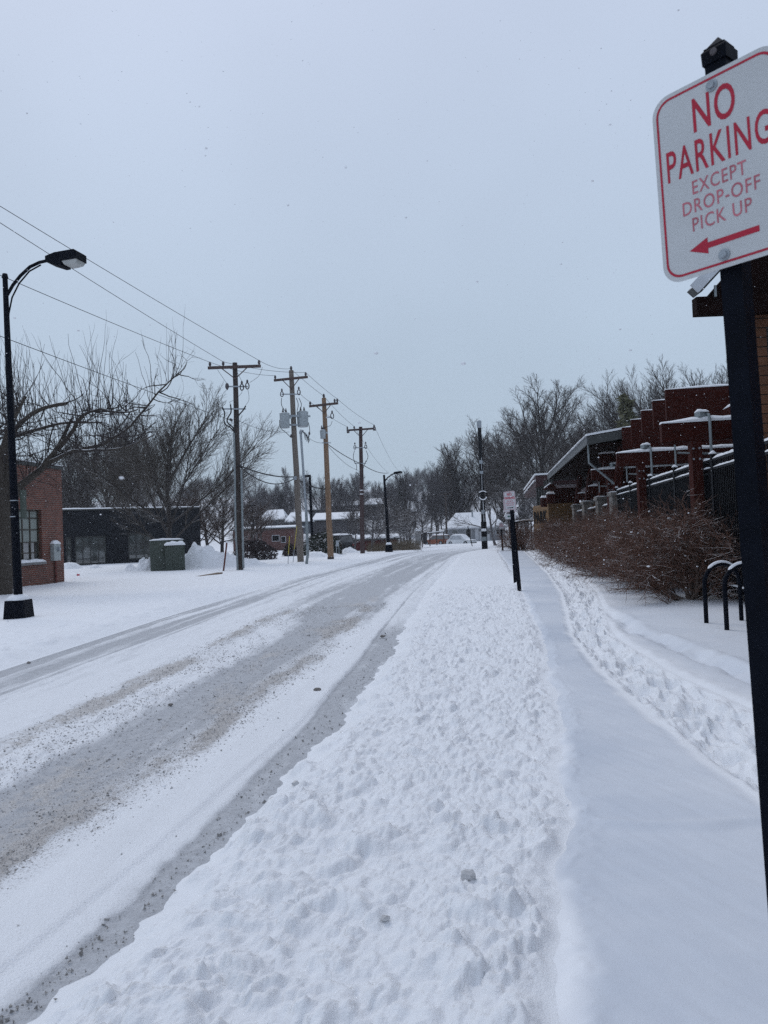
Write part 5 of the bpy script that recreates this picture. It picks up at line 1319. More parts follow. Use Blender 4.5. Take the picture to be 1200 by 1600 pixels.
for i, Y in enumerate((28.5, 32.9, 38.7, 44.5)):
    zp = 2.72
    q = MB(); q.bar(PF(Y, 0, -.2), PF(Y, 0, zp - .14), .44, .44, (1, 0, 0)); o = q.build('stone_pillar', M['stone'], t)
    q = MB(); q.bar(PF(Y, 0, zp - .139), PF(Y, 0, zp), .54, .54, (1, 0, 0)); q.build('pillar_cap', M['stone'], o)
    q = MB(); q.cap(PF(Y, -.26, zp + .002), PF(Y, .26, zp + .002), .5, .05, i, 5); q.build('pillar_snow', M['snow'], o)
    MB().bar(PF(Y, .0, zp + .003), PF(Y, .30, ZE - .3), .24, .24, (1, 0, 0)).build('timber_column', M['timber_post'], t)
    if i < 3:
        Yn = (32.9, 38.7, 44.5)[i]
        q = MB()
        for z in (2.3, 1.9, .4): q.bar(PF(Y + .3, 0, z), PF(Yn - .3, 0, z), .04, .05)
        q.build('railing', M['black_metal'], t)
        q = MB(); n = 14
        for k in range(1, n): q.bar(PF(Y + .3 + (Yn - Y - .6) * k / n, 0, .4), PF(Y + .3 + (Yn - Y - .6) * k / n, 0, 2.3), .02, .02, (1, 0, 0))
        q.build('railing_bars', M['black_metal'], t)
        q = MB(); q.cap(PF(Y + .3, 0, 2.327), PF(Yn - .3, 0, 2.327), .06, .06, 70 + i, 16); q.build('rail_snow', M['snow'], t)
for i, (Y, z, ln) in enumerate(((31.0, 3.25, 2.4), (34.5, 3.1, 2.8), (30.2, 4.15, 1.2), (39.5, 3.0, 2.4))):
    a = PF(Y, -.35, z); q = MB(); q.bar(a, a + NRM * ln, .18, .34); q.build('bracket_beam', M['timber'], t)
    q = MB(); q.cap(a + Vector((0, 0, .172)), a + NRM * ln + Vector((0, 0, .172)), .19, .11, 80 + i, 12); q.build('beam_snow', M['snow'], t)

# far pavilion with the tan kiosk wall
t = thing('kiosk_pavilion', 'far pavilion with maroon eaves above a tan block wall lettered PARK', 'pavilion', (10, 47.5, 0))
f0 = at(837, 743, 50.0); f1 = at(819.5, 768, 70.0)
dF = Vector((f1.x - f0.x, f1.y - f0.y, 0)); LF = dF.length; dF.normalize(); nF = Vector((dF.y, -dF.x, 0)); zF = f0.z
def fslab(q, o0, o1, z0, z1, th, s0=0.0, s1=LF):
    b0 = Vector((f0.x, f0.y, 0))
    vs = [b0 + dF * s + nF * o + Vector((0, 0, z)) for (o, zz) in ((o0, z0), (o1, z1)) for z in (zz - th, zz) for s in (s0, s1)]
    return q.add(vs, [(0, 1, 3, 2), (4, 6, 7, 5), (0, 2, 6, 4), (1, 5, 7, 3), (2, 3, 7, 6), (0, 4, 5, 1)])
q = MB(); fslab(q, 0, 4.5, zF, zF + .05, .7); q.build('roof', M['soffit'], t)
q = MB(); fslab(q, -.08, 4.6, zF + .12, zF + .16, .11, -.08, LF + .1); q.build('roof_snow', M['snow'], t)
q = MB(); b0 = Vector((f0.x, f0.y, zF)); q.cap(b0 - nF * .05 - Vector((0, 0, .32)), b0 - nF * .05 + dF * LF - Vector((0, 0, .32)), .1, .12, 4, 30); q.build('gutter_snow', M['snow'], t)
MB().bar(b0 + dF * 2 + nF * 1.6 + Vector((0, 0, .42)), b0 + dF * 2 + nF * 3.2 + Vector((0, 0, .42)), .9, .5).build('roof_vent', M['galv'], t)
kA, kB = at(857, 800, 47.5), at(833, 800, 52.5); kA.z = kB.z = 0
dK = (kB - kA); LK = dK.length; dK.normalize(); nK = Vector((dK.y, -dK.x, 0))      # away from the street
zk = at(852, 788, 48.5).z
WK = lambda s, o, z: kA + dK * s + nK * o + Vector((0, 0, z))
q = MB(); slab(q, WK, 0, LK, 0, .5, -.3, zk); slab(q, WK, 0, .45, .5, 3.2, -.3, zk); q.build('wall', M['tan_block'], t)
q = MB()
for k in range(6): slab(q, WK, .25 + k * LK / 6, .37 + k * LK / 6, .18, .3, zk, zF - .4)
slab(q, WK, 0, LK, .3, .36, zk, zF - .4)
q.build('slat_screen', M['frame_dark'], t)
q = MB(); slab(q, WK, .1, .4, .25, 1.9, zk, zk + .95); q.build('upper_wall', M['timber'], t)
vs, fs = text_mesh('PARK', .8, LK * .86, .05)
q = MB(); ztx = at(845, 808, 50).z
# read from the street: letters run from the far end towards the near corner
q.add([WK(LK * .50 - vx, -.03, ztx + vy) for vx, vy in vs], fs); q.build('lettering', M['sign_black'], t)
for i, (px, py, px2, Y, m) in enumerate(((854, 771.5, 867, 46.5, 'timber'), (845, 777.5, 854, 47.2, 'timber'))):
    a, b_ = at(px, py, Y), at(px2, py, Y); q = MB(); q.bar(a - Vector((0, 0, .3)), b_ - Vector((0, 0, .3)), .3, .55); q.build('beam_end', M[m], t)
    q = MB(); q.cap(a - Vector((0, 0, .02)), b_ - Vector((0, 0, .02)), .3, .14, i, 6); q.build('beam_snow', M['snow'], t)
g0, g1, g2 = at(850, 765, 46), at(861, 757, 46), at(870, 766, 46)
q = MB(); q.bar(g0, g1, .12, .12); q.bar(g1 + Vector((.06, 0, 0)), g2, .12, .12); q.prism([g0 + Vector((0, .12, 0)), g1 + Vector((0, .12, 0)), g2 + Vector((0, .12, 0))], Vector((0, 0, 0)), Vector((0, .2, 0))); q.build('gable', M['timber'], t)
q = MB(); q.cap(g0 + Vector((0, 0, .07)), g1 + Vector((0, 0, .07)), .1, .07, 5, 8); q.build('gable_snow', M['snow'], t)
# snow-topped pipe rail left of it
a0, a1 = at(806, 816, 50), at(832, 814, 53)
t = thing('pipe_rail', 'snow-topped rail running left from the tan kiosk wall', 'railing', (a0.x, a0.y, 0))
MB().tube([a0, a1], .05, 8).build('rail', M['black_metal'], t)
for k in (.06, .9): p = a0.lerp(a1, k); MB().tube([Vector((p.x, p.y, -.3)), p], .045, 8).build('post', M['black_metal'], t)
q = MB(); q.cap(a0 + Vector((0, 0, .04)), a1 + Vector((0, 0, .04)), .12, .1, 3, 12); q.build('rail_snow', M['snow'], t)

# near building: gable end with a board-faced pier
t = thing('gabled_building', 'dark roofed building end with an orange board pier behind the close sign', 'building', (6.2, 12.3, 0))
Yg = 12.0
r0 = at(1086, 461, Yg); r1 = at(1125, 419, Yg); sl = (r1 - r0).normalized(); sl.y = 0; sl.normalize()
c0 = r0.copy()
end = c0 + sl * 5.0
q = MB(); q.bar(c0 + Vector((.06, .17, .10)), end + Vector((0, .17, .10)), .34, .14); q.build('roof', M['frame_dark'], t)
q = MB(); q.bar(c0 + Vector((-.02, -.035, .09)), end + Vector((0, -.035, .09)), .05, .17); q.build('rake_board', M['fascia_white'], t)
q = MB(); q.cap(c0 + Vector((0.04, .15, .175)), end + Vector((0, .15, .175)), .36, .07, 6, 20); q.build('roof_snow', M['snow'], t)
bz = at(1100, 490, Yg).z; bt = r0.z - .02
q = MB(); q.bar(Vector((c0.x + .03, Yg + .12, (bz + bt) / 2)), Vector((c0.x + 5, Yg + .12, (bz + bt) / 2)), .18, bt - bz); q.build('tie_beam', M['timber_dark'], t)
q = MB(); q.prism([Vector((c0.x + .25, Yg + .28, bt)), Vector((end.x, Yg + .28, bt)), Vector((end.x, Yg + .28, end.z - .05))], Vector((0, 0, 0)), Vector((0, .1, 0))); q.build('gable_wall', M['timber_dark'], t)
q = MB(); q.bar(Vector((c0.x + .32, Yg + .0, bt - .02)), Vector((c0.x + .32, Yg + .0, bt + .16)), .03, .03, (0, 1, 0)); q.build('bracket', M['conduit'], t)
pl = at(1176, 560, 12.3).x
q = MB(); q.box((pl + .6, 12.5, 2.35), (1.2, .28, 5.2)); q.build('pier', M['orange_block'], t)
q = MB(); q.box((pl + 4.0, 12.85, 2.3), (5.6, .5, 5.0)); q.build('wall', M['timber_dark'], t)
q = MB(); q.box((pl + 1.6, 3.0, 2.3), (.5, 18.6, 5.0)); q.build('side_wall', M['orange_block'], t)
q = MB(); q.box((pl + 3.6, 3.0, 5.0), (6.0, 18.8, .2)); q.build('side_roof', M['frame_dark'], t)
q = MB(); q.box((pl + .62, 12.335, 3.9), (.7, .05, 1.5)); f = q.build('window', M['frame_dark'], t)
q = MB(); q.box((pl + .62, 12.325, 3.9), (.6, .05, 1.4)); q.build('pane', M['pane_dark'], f)

# ------------------------------------------------------------------ bike racks
def rack(label, a, b_, h):
    a, b_ = Vector(a), Vector(b_); t = thing('bike_rack', label, 'bike rack', a, 0, 'black hoop bike racks')
    w = (b_ - a).length / 2; m = (a + b_) / 2; d = (b_ - a).normalized()
    pts = [a - Vector((0, 0, .2)), a + Vector((0, 0, h - w))] + [m + d * (-math.cos(q) * w) + Vector((0, 0, h - w + math.sin(q) * w)) for q in [PI * i / 14 for i in range(1, 14)]] + [b_ + Vector((0, 0, h - w)), b_ - Vector((0, 0, .2))]
    MB().tube(pts, .032, 12).build('hoop', M['black'], t)
    s = [m + d * (-math.cos(q) * (w + .004)) + Vector((0, 0, h - w + math.sin(q) * (w + .004) + .022)) for q in [PI * (.24 + .52 * i / 12) for i in range(13)]]
    q = MB(); q.tube(s, [.016] + [.028] * 11 + [.016], 8); q.build('snow_cap', M['snow'], t)
A_ = gnd(1104, 979); rack('farther black bike rack hoop beside the nearest shrub', A_, A_ + Vector((.57, .10, 0)), .92)
A_ = gnd(1136, 990); rack('nearer black bike rack hoop next to the close sign post', A_, A_ + Vector((.57, .10, 0)), .94)

# ------------------------------------------------------------------ lumps of slush, ice and grit
def lump(px, py, r, m, lab, name, seed, z=.0, sq=(1.2, .9, .7)):
    c = gnd(px, py, z); o = MB().blob(c + Vector((0, 0, r * .3)), r, seed, 2, sq, .28).build(name, M[m], None, origin=c, sharp=20)
    tag(o, lab, 'slush lump' if m == 'slush' else 'ice chunk', 'dirty lumps on the snow')
lump(496, 1080, .035, 'slush', 'dark dirty slush lump on the white strip left of the gutter track', 'slush_lump', 2, -.02)
lump(598, 995, .03, 'slush', 'dark slush lump where the gutter track meets the verge', 'slush_lump', 3, -.02)
lump(731, 1372, .032, 'ice', 'grey translucent ice chunk lying on the churned verge', 'ice_chunk', 4, .07, (1, .8, .9))
lump(602, 1436, .015, 'ice', 'small grey ice chunk lower on the churned verge', 'ice_chunk', 5, .075)
lump(462, 1225, .02, 'ice', 'pale ice chunk at the street edge of the verge', 'ice_chunk', 6, .05)
#lump(368, 1282, .016, 'slush', 'tiny dark slush lump beside the gutter track edge', 'slush_lump', 7, -.02)
lump(266, 1102, .02, 'slush', 'dark slush lump at the edge of the wide grey wheel track', 'slush_lump', 8, -.03)
#lump(515, 1061, .02, 'slush', 'small flat slush lump just above the dark lump on the white strip', 'slush_lump', 9, -.02)
lump(45, 1036, .022, 'slush', 'dark slush lump on the left edge of the road', 'slush_lump', 10, -.03)
def grit():
    g = random.Random(21); V, F = [], []
    dirs = [Vector(v) for v in ((1, 0, 0), (-.5, .86, 0), (-.5, -.86, 0), (0, 0, .8))]
    for i in range(1300):
        Y = 2.4 + 11 * g.random() ** 2.2; l, r = float(fL(np.array([Y]))[0]), float(fR(np.array([Y]))[0])
        u = g.choice((g.gauss(.968, .010), g.gauss(.962, .016), g.gauss(.985, .008), g.gauss(.80, .04), g.gauss(.72, .05), g.gauss(.47, .04)))
        s = abs(g.gauss(0, .004)) + .003
        if g.random() < .05: s *= 1.8
        c = Vector((l + (r - l) * u, Y, -.030 + (.012 if u < .9 else -.006))); rot = Euler((g.random() * 6, g.random() * 6, g.random() * 6)).to_matrix()
        b = len(V); V += [tuple(c + rot @ (d * s * g.uniform(.7, 1.4))) for d in dirs]; F += [(b, b + 1, b + 2), (b, b + 1, b + 3), (b + 1, b + 2, b + 3), (b, b + 2, b + 3)]
    o = link('grit', quick_mesh('grit', np.array(V), np.array(F), False), M['grit'])
    tag(o, 'dark grit and slush crumbs scattered along the gutter track and ruts', 'grit', None, 'stuff')
grit()
def crumbs():
    g = random.Random(31); V, F = [], []
    dirs = [Vector(v) for v in ((1, 0, 0), (-.5, .86, 0), (-.5, -.86, 0), (.1, 0, .75))]
    pts = []
    for i in range(26000):
        Y = 2.6 + 15 * g.random() ** 1.5; l, r = -5.3 + .0856 * (Y - 7), 0
        pts.append((Y, g.choice((g.gauss(.80, .028), g.gauss(.76, .05), g.gauss(.66, .06), g.gauss(.47, .03), g.gauss(.56, .03))), g.random(), abs(g.gauss(0, .0030)) + .0020))
    P_ = np.array(pts); L_, R_ = fL(P_[:, 0]), fR0(P_[:, 0]); X_ = L_ + (R_ - L_) * P_[:, 1]
    keep = fbm(X_ / .35, P_[:, 0] / 1.1, 4, 129) > .40 + .25 * P_[:, 2] - .12
    Z_ = h_road(X_[:, None], P_[:, :1], L_[:, None], R_[:, None])[:, 0]
    for (Y, u, _, s), x, z, k in zip(pts, X_, Z_, keep):
        if not k: continue
        s *= 1.0 + .06 * Y
        rot = Euler((g.uniform(-.5, .5), g.uniform(-.5, .5), g.random() * 6)).to_matrix(); c = Vector((x, Y, z + s * .1)); b = len(V)
        V += [tuple(c + rot @ (d * s * g.uniform(.7, 1.5))) for d in dirs]; F += [(b, b + 1, b + 3), (b + 1, b + 2, b + 3), (b, b + 3, b + 2), (b, b + 2, b + 1)]
    o = link('slush_crumbs', quick_mesh('slush_crumbs', np.array(V), np.array(F), False), M['crumbs'])
    tag(o, 'brown and grey slush crumbs lying along the wheel ruts of the road', 'slush', None, 'stuff')
crumbs()
def flakes():
    g = random.Random(77); base = MB().blob((0, 0, 0), 1.0, 1, 1, (1, 1, .7), .25); bv = np.array([tuple(v) for v in base.v]); bf = np.array(base.f)
    V, F = [], []
    for i in range(6500):
        p = (g.uniform(-14, 10), .9 + 24 * g.random() ** .8, g.uniform(.3, 9.5)); s = g.uniform(.003, .0075)
        if p[1] < 2.0 and abs(p[0]) < .7: continue
        F.append(bf + len(V) * len(bv)); V.append(bv * s + np.array(p))
    for px, py, Y, s in ((190, 747, 1.0, .0032), (322, 232, 1.6, .003), (634, 340, 1.6, .003), (953, 195, 1.6, .003), (540, 262, 1.7, .003)):
        F.append(bf + len(V) * len(bv)); V.append(bv * s + np.array(tuple(at(px, py, Y))))
    o = link('falling_snow', quick_mesh('falling_snow', np.concatenate(V), np.concatenate(F)), M['flake'])
    tag(o, 'falling snowflakes drifting in the air over the street', 'snowflakes', None, 'stuff')
flakes()
def haze():
    m = bpy.data.materials.new('haze'); m.use_nodes = True; n, l = m.node_tree.nodes, m.node_tree.links
    n.remove(n['Principled BSDF']); v = n.new('ShaderNodeVolumePrincipled'); v.inputs['Color'].default_value = (.93, .95, 1, 1); v.inputs['Density'].default_value = .0004
    l.new(v.outputs[0], n['Material Output'].inputs['Volume'])
    o = MB().box((0, 140, 16.2), (380, 400, 44)).build('haze', m, None)
    o['kind'] = 'stuff'; o['label'] = 'thin pale snowy haze filling the air'
haze()

# ------------------------------------------------------------------ trees
def grow(seed, H, nch, ang, lr, up, wig, r0, tfrac=0.45, start=(0.3, 0.15, 0.12, 0.1), segs=(7, 6, 5, 3, 2), rr=(0.62, 0.6, 0.6, 0.65), lean=(0, 0), forks=0, rmin=0.004, top=1.0):
    g = random.Random(seed)
    out = []
    maxl = len(nch)
    def br(p, d, L, r, lvl):
        n = segs[lvl]; pts = [p]; dirs = [d]
        for i in range(n):
            d = (d + Vector((g.gauss(0, 1), g.gauss(0, 1), g.gauss(0, 1))) * wig[lvl] + Vector((0, 0, up[lvl]))).normalized()
            p = p + d * (L / n); pts.append(p); dirs.append(d)
        tip = 0.45 if lvl == 0 else 0.30
        rs = [max(rmin * 0.7, r * (1 - (1 - tip) * i / n)) for i in range(n + 1)]
        if lvl == 0: rs[0] *= 1.35
        out.append((lvl, pts, rs))
        if lvl >= maxl: return
        m = nch[lvl]; az = g.uniform(0, 6.28)
        for j in range(m):
            t = start[lvl] + (top - start[lvl]) * (j + g.uniform(0.1, 0.9)) / m
            q = t * n; i = min(int(q), n - 1); f = q - i
            pp = pts[i].lerp(pts[i + 1], f); dd = dirs[min(i + 1, n)]
            az += 2.4 + g.uniform(-0.5, 0.5)
            a = ang[lvl] * g.uniform(0.75, 1.2) * ((1.45 - 0.85 * t) if lvl == 0 else 1.0)
            ref = Vector((0, 0, 1)) if abs(dd.z) < 0.95 else Vector((1, 0, 0))
            e1 = dd.cross(ref).normalized(); e2 = dd.cross(e1)
            nd = (dd * math.cos(a) + (e1 * math.cos(az) + e2 * math.sin(az)) * math.sin(a)).normalized()
            LL = L * lr[lvl] * (1.15 - 0.55 * t) * g.uniform(0.75, 1.2)
            br(pp, nd, LL, max(rmin, min(rs[i] * 0.75, r * rr[lvl] * g.uniform(0.7, 1.0))), lvl + 1)
    br(Vector((0, 0, -0.3)), Vector((lean[0], lean[1], 1)).normalized(), H * tfrac, r0, 0)
    return out
def tubes(branches, sides):
    """arrays of all branches as tubes; sides by level"""
    groups = {}
    for lvl, pts, rs in branches:
        groups.setdefault((len(pts), sides[min(lvl, len(sides) - 1)]), []).append((pts, rs))
    Vs, Fs, base = [], [], 0
    for (n, k), lst in groups.items():
        P = np.array([[tuple(q) for q in p] for p, _ in lst]); Rr = np.array([r for _, r in lst])
        T = np.empty_like(P); T[:, 1:-1] = P[:, 2:] - P[:, :-2]; T[:, 0] = P[:, 1] - P[:, 0]; T[:, -1] = P[:, -1] - P[:, -2]
        T /= np.linalg.norm(T, axis=2, keepdims=True) + 1e-9
        m = np.mean(T, axis=1); ref = np.where(np.abs(m[:, 2:3]) < 0.8, np.array([[0, 0, 1.0]]), np.array([[1.0, 0, 0]]))[:, None, :]
        A = ref - T * np.sum(ref * T, 2, keepdims=True); A /= np.linalg.norm(A, axis=2, keepdims=True) + 1e-9
        B = np.cross(T, A)
        q = np.arange(k) * 2 * PI / k + 0.5 * PI * (k == 3)
        ring = P[:, :, None, :] + Rr[:, :, None, None] * (A[:, :, None, :] * np.cos(q)[None, None, :, None] + B[:, :, None, :] * np.sin(q)[None, None, :, None])
        nb = len(lst)
        Vs.append(ring.reshape(-1, 3))
        b = np.arange(nb)[:, None, None] * (n * k) + np.arange(n - 1)[None, :, None] * k
        j = np.arange(k)[None, None, :]; j2 = (j + 1) % k
        F = np.stack([b + j, b + j2, b + j2 + k, b + j + k], -1).reshape(-1, 4) + base
        Fs.append(F); base += nb * n * k
    return np.concatenate(Vs), np.concatenate(Fs)
def tree(name, label, cat, branches, mt, mc, split=2, sides=(10, 7, 5, 3, 3), crown='crown', trunk='trunk', loc=(0, 0, -500), group=None):
    root = thing(name, label, cat, loc, 0, group)
    V, F = tubes([b for b in branches if b[0] < split], sides)
    link(trunk, quick_mesh(trunk, V, F), mt, root)
    V, F = tubes([b for b in branches if b[0] >= split], sides)
    link(crown, quick_mesh(crown, V, F), mc, root)
    return root
# kinds, each 10 m tall or so, placed and scaled below
K = {}
K['fan'] = grow(11, 10, (16, 12, 9, 8), (0.85, 0.48, 0.45, 0.45), (1.20, 0.50, 0.5, 0.5), (0.0, 0.05, 0.06, 0.05, 0.04), (0.03, 0.06, 0.08, 0.11, 0.13), 0.165, 0.48, start=(0.22, 0.22, 0.1, 0.08), rr=(0.45, 0.42, 0.5, 0.6), rmin=0.0062)
K['vase'] = grow(23, 10, (16, 11, 9, 7), (0.72, 0.48, 0.45, 0.45), (0.75, 0.46, 0.5, 0.5), (0.02, 0.06, 0.05, 0.04, 0.03), (0.035, 0.06, 0.09, 0.11, 0.13), 0.14, 0.66, start=(0.28, 0.2, 0.1, 0.1), rr=(0.50, 0.42, 0.5, 0.6), rmin=0.006)
K['upright'] = grow(37, 10, (18, 10, 8, 5), (0.42, 0.40, 0.45, 0.5), (0.45, 0.45, 0.45, 0.45), (0.03, 0.10, 0.08, 0.06, 0.05), (0.03, 0.05, 0.08, 0.11, 0.13), 0.13, 0.78, start=(0.12, 0.1, 0.1, 0.1), rr=(0.45, 0.42, 0.5, 0.6), rmin=0.005)
K['open'] = grow(41, 10, (10, 8, 7, 6), (0.66, 0.55, 0.5, 0.5), (0.6, 0.55, 0.5, 0.5), (0.01, 0.05, 0.04, 0.03, 0.02), (0.06, 0.11, 0.13, 0.13, 0.14), 0.135, 0.72, start=(0.33, 0.2, 0.12, 0.1), rr=(0.5, 0.45, 0.5, 0.6), rmin=0.005)
K['low'] = grow(53, 10, (14, 9, 8, 5), (0.95, 0.5, 0.5, 0.5), (0.85, 0.5, 0.5, 0.5), (0.0, 0.05, 0.03, 0.02, 0.0), (0.05, 0.09, 0.11, 0.13, 0.14), 0.20, 0.52, start=(0.22, 0.15, 0.1, 0.1), rr=(0.45, 0.42, 0.5, 0.6), rmin=0.010)
K['limby'] = grow(67, 10, (8, 6, 6, 5), (0.95, 0.62, 0.55, 0.55), (0.95, 0.55, 0.5, 0.5), (0.0, 0.06, 0.02, 0.02, 0.0), (0.10, 0.17, 0.18, 0.17, 0.17), 0.17, 0.55, start=(0.25, 0.25, 0.15, 0.1), rr=(0.52, 0.48, 0.5, 0.6), lean=(0.12, 0), rmin=0.010)
protos = {}
def plant(kind, px, Y, topy, label, name='bare_tree', cat='tree', group=None, rz=None, z=None, mt=None, mc=None, wide=1.0, topz=None):
    """a tree of a kind standing at picture column px and distance Y, its top reaching picture row topy"""
    p = at(px, 830, Y)
    zb = float(far_z(np.array([p.x]), np.array([Y]))[0]) if z is None else z
    tz = at(px, topy, Y).z
    key = (kind, mt, mc)
    if key not in protos:
        t = tree(name, label, cat, K[kind], M[mt or 'bark'], M[mc or 'twig'])
        H = max(pt.z for b in K[kind] for pt in b[1])
        protos[key] = (t, H); first = True
    else: first = False
    t, H = protos[key]
    s = (tz - zb) / H
    rz = rnd.uniform(0, 6.28) if rz is None else rz
    if first:
        t.location = (p.x, p.y, zb); t.rotation_euler = (0, 0, rz); t.scale = (s * wide, s * wide, s); o = t
        tag(o, None, None, group)
    else:
        o = dup(t, (p.x, p.y, zb), rz, (s * wide, s * wide, s), label)
        o.name = name
        if group: o['group'] = group
        elif 'group' in o: del o['group']
        o['category'] = cat
    return o

# the near left tree: heavy limbs cut back, upright sprouts
def near_tree():
    g = random.Random(5)
    b0 = gnd(4, 932); X0, Y0 = b0.x, b0.y
    root = thing('pollarded_tree', 'gnarled bare tree with upright sprouts in front of the red brick corner building', 'tree', (X0, Y0, 0))
    br = []
    def P(px, py, dy=0.0): return at(px, py, Y0 + dy) - Vector((X0, Y0, 0))
    def path(pts, r0, r1, lvl, n=9):
        pts = [Vector(p) for p in pts]; res = []
        for i in range(n + 1):       # Catmull-Rom
            t = i / n * (len(pts) - 1); k = min(int(t), len(pts) - 2); f = t - k
            a, b, c, d = pts[max(k - 1, 0)], pts[k], pts[k + 1], pts[min(k + 2, len(pts) - 1)]
            q = 0.5 * ((2 * b) + (c - a) * f + (2 * a - 5 * b + 4 * c - d) * f * f + (3 * b - a - 3 * c + d) * f ** 3)
            res.append(q + Vector((g.gauss(0, 1), g.gauss(0, 1), g.gauss(0, 1))) * (0.012 if 0 < i < n else 0))
        br.append((lvl, res, [r0 + (r1 - r0) * (i / n) ** 0.8 for i in range(n + 1)]))
        return res
    trunk = path([P(4, 945), P(5, 880), P(8, 820), P(6, 770), P(0, 715)], 0.34, 0.27, 0)
    limbs = []
    limbs.append(path([P(10, 800), P(30, 760), P(60, 738), P(78, 715), P(95, 690), P(112, 655)], 0.17, 0.045, 1))
    limbs.append(path([P(70, 728), P(92, 712, 0.2), P(125, 702, 0.4), P(165, 692, 0.6), P(205, 665, 0.8), P(235, 628, 1.0), P(262, 598, 1.0), P(280, 583, 1.0), P(292, 566, 1.0)], 0.09, 0.006, 1, 22))
    limbs.append(path([P(78, 722), P(110, 706, -0.4), P(150, 703, -0.8), P(190, 700, -1.2), P(240, 680, -1.4)], 0.08, 0.018, 1, 10))
    limbs.append(path([P(92, 700), P(115, 672, -0.5), P(130, 650, -0.6), P(155, 640, -0.6), P(190, 645, -0.6), P(215, 640, -0.8)], 0.08, 0.02, 1, 10))
    limbs.append(path([P(4, 770), P(14, 700, -0.6), P(28, 665, -1.0), P(62, 640, -1.2), P(105, 630, -1.4)], 0.12, 0.05, 1))
    limbs.append(path([P(4, 745), P(-8, 690), P(-20, 640), P(-25, 600)], 0.16, 0.06, 1))
    limbs.append(path([P(0, 740), P(-30, 715, 0.5), P(-70, 700, 1.0), P(-110, 660, 1.5)], 0.12, 0.04, 1))
    limbs.append(path([P(2, 760), P(5, 700, -1.5), P(20, 660, -2.5), P(40, 620, -3.0)], 0.12, 0.04, 1))
    limbs.append(path([P(0, 735), P(10, 690, 1.5), P(60, 670, 2.2), P(110, 660, 2.8), P(160, 660, 3.0)], 0.11, 0.03, 1))
    def sub(p, d, L, r, lvl, upw, n):
        pts = [p]; q = p
        for i in range(n):
            d = (d + Vector((g.gauss(0, 1), g.gauss(0, 1), g.gauss(0, 1))) * 0.13 + Vector((0, 0, upw))).normalized(); q = q + d * (L / n); pts.append(q)
        br.append((lvl, pts, [r * (1 - 0.65 * i / n) for i in range(n + 1)]))
        return pts, d
    for L in limbs:
        n = len(L)
        for j in range(25):
            t = g.uniform(0.15, 0.90) * (n - 1.001); i = int(t); p = L[i].lerp(L[i + 1], t - i)
            d = Vector((g.gauss(0, 1), g.gauss(0, 1), g.gauss(0, 0.6))).normalized()
            pts, dd = sub(p, d, g.uniform(0.5, 1.5), g.uniform(0.012, 0.028), 2, g.choice((0.0, 0.05, 0.18)), 6)
            for _ in range(g.randint(2, 4)):
                q = g.choice(pts[1:]); d2 = (dd + Vector((g.gauss(0, 1), g.gauss(0, 1), g.gauss(0, 0.8))) * 0.9).normalized()
                p3, d3 = sub(q, d2, g.uniform(0.3, 0.9), g.uniform(0.006, 0.011), 3, g.choice((0, 0.1, 0.25)), 4)
                for _ in range(2):
                    sub(g.choice(p3[1:]), (d3 + Vector((g.gauss(0, 1), g.gauss(0, 1), g.gauss(0, 1))) * 0.8).normalized(), g.uniform(0.15, 0.5), 0.005, 4, 0.05, 2)
        for j in range(24):            # water sprouts
            t = g.uniform(0.25, 0.88) * (n - 1.001); i = int(t); p = L[i].lerp(L[i + 1], t - i)
            pts, dd = sub(p, Vector((g.gauss(0, 0.22), g.gauss(0, 0.22), 1)).normalized(), g.uniform(1.0, 3.0) * (1.25 - 0.75 * t / n), g.uniform(0.010, 0.019) * (1.1 - 0.6 * t / n), 3, 0.10, 7)
            for _ in range(g.randint(0, 3)):
                sub(g.choice(pts[2:]), (dd + Vector((g.gauss(0, 0.4), g.gauss(0, 0.4), 0.3))).normalized(), g.uniform(0.4, 1.0), 0.006, 4, 0.12, 3)
    V, F = tubes([b for b in br if b[0] < 1], (12, 9, 6, 4, 3)); link('trunk', quick_mesh('trunk', V, F), M['bark_near'], root)
    V, F = tubes([b for b in br if b[0] == 1], (12, 9, 6, 4, 3)); link('limbs', quick_mesh('limbs', V, F), M['bark_near'], root)
    V, F = tubes([b for b in br if b[0] > 1], (12, 9, 6, 4, 3)); link('crown', quick_mesh('crown', V, F), M['twig_near'], root)
near_tree()

plant('fan', 262, 46, 604, 'large round-crowned bare tree behind the green utility cabinet', rz=2.6, wide=1.12, mc='fan_twig')
plant('fan', 172, 74, 640, 'bare tree rising behind the charcoal building', rz=2.1)
plant('fan', 112, 82, 668, 'bare tree behind the gap between brick and charcoal buildings', rz=3.3)
plant('open', 212, 95, 660, 'thin bare tree behind the big round-crowned tree', rz=1.3)
for i, (px, Y, ty, lab) in enumerate(((300, 66, 748, 'low rusty-twigged tree nearest the snow pile'), (345, 70, 752, 'low rusty-twigged tree just left of the tallest dark pole'), (392, 76, 770, 'low rusty-twigged tree just right of the dark pole with cables'), (325, 84, 752, 'low rusty-twigged tree at the back of the rusty clump'))):
    plant('low', px, Y, ty, lab, 'ornamental_tree', group='low rusty trees beside the parking lot', mc='rust_twig', rz=i * 1.9, wide=1.15, z=0.0)
plant('open', 400, 105, 735, 'small pale bare tree above the parking lot lamps', rz=0.4, mt='grey_bark', mc='far_twig')
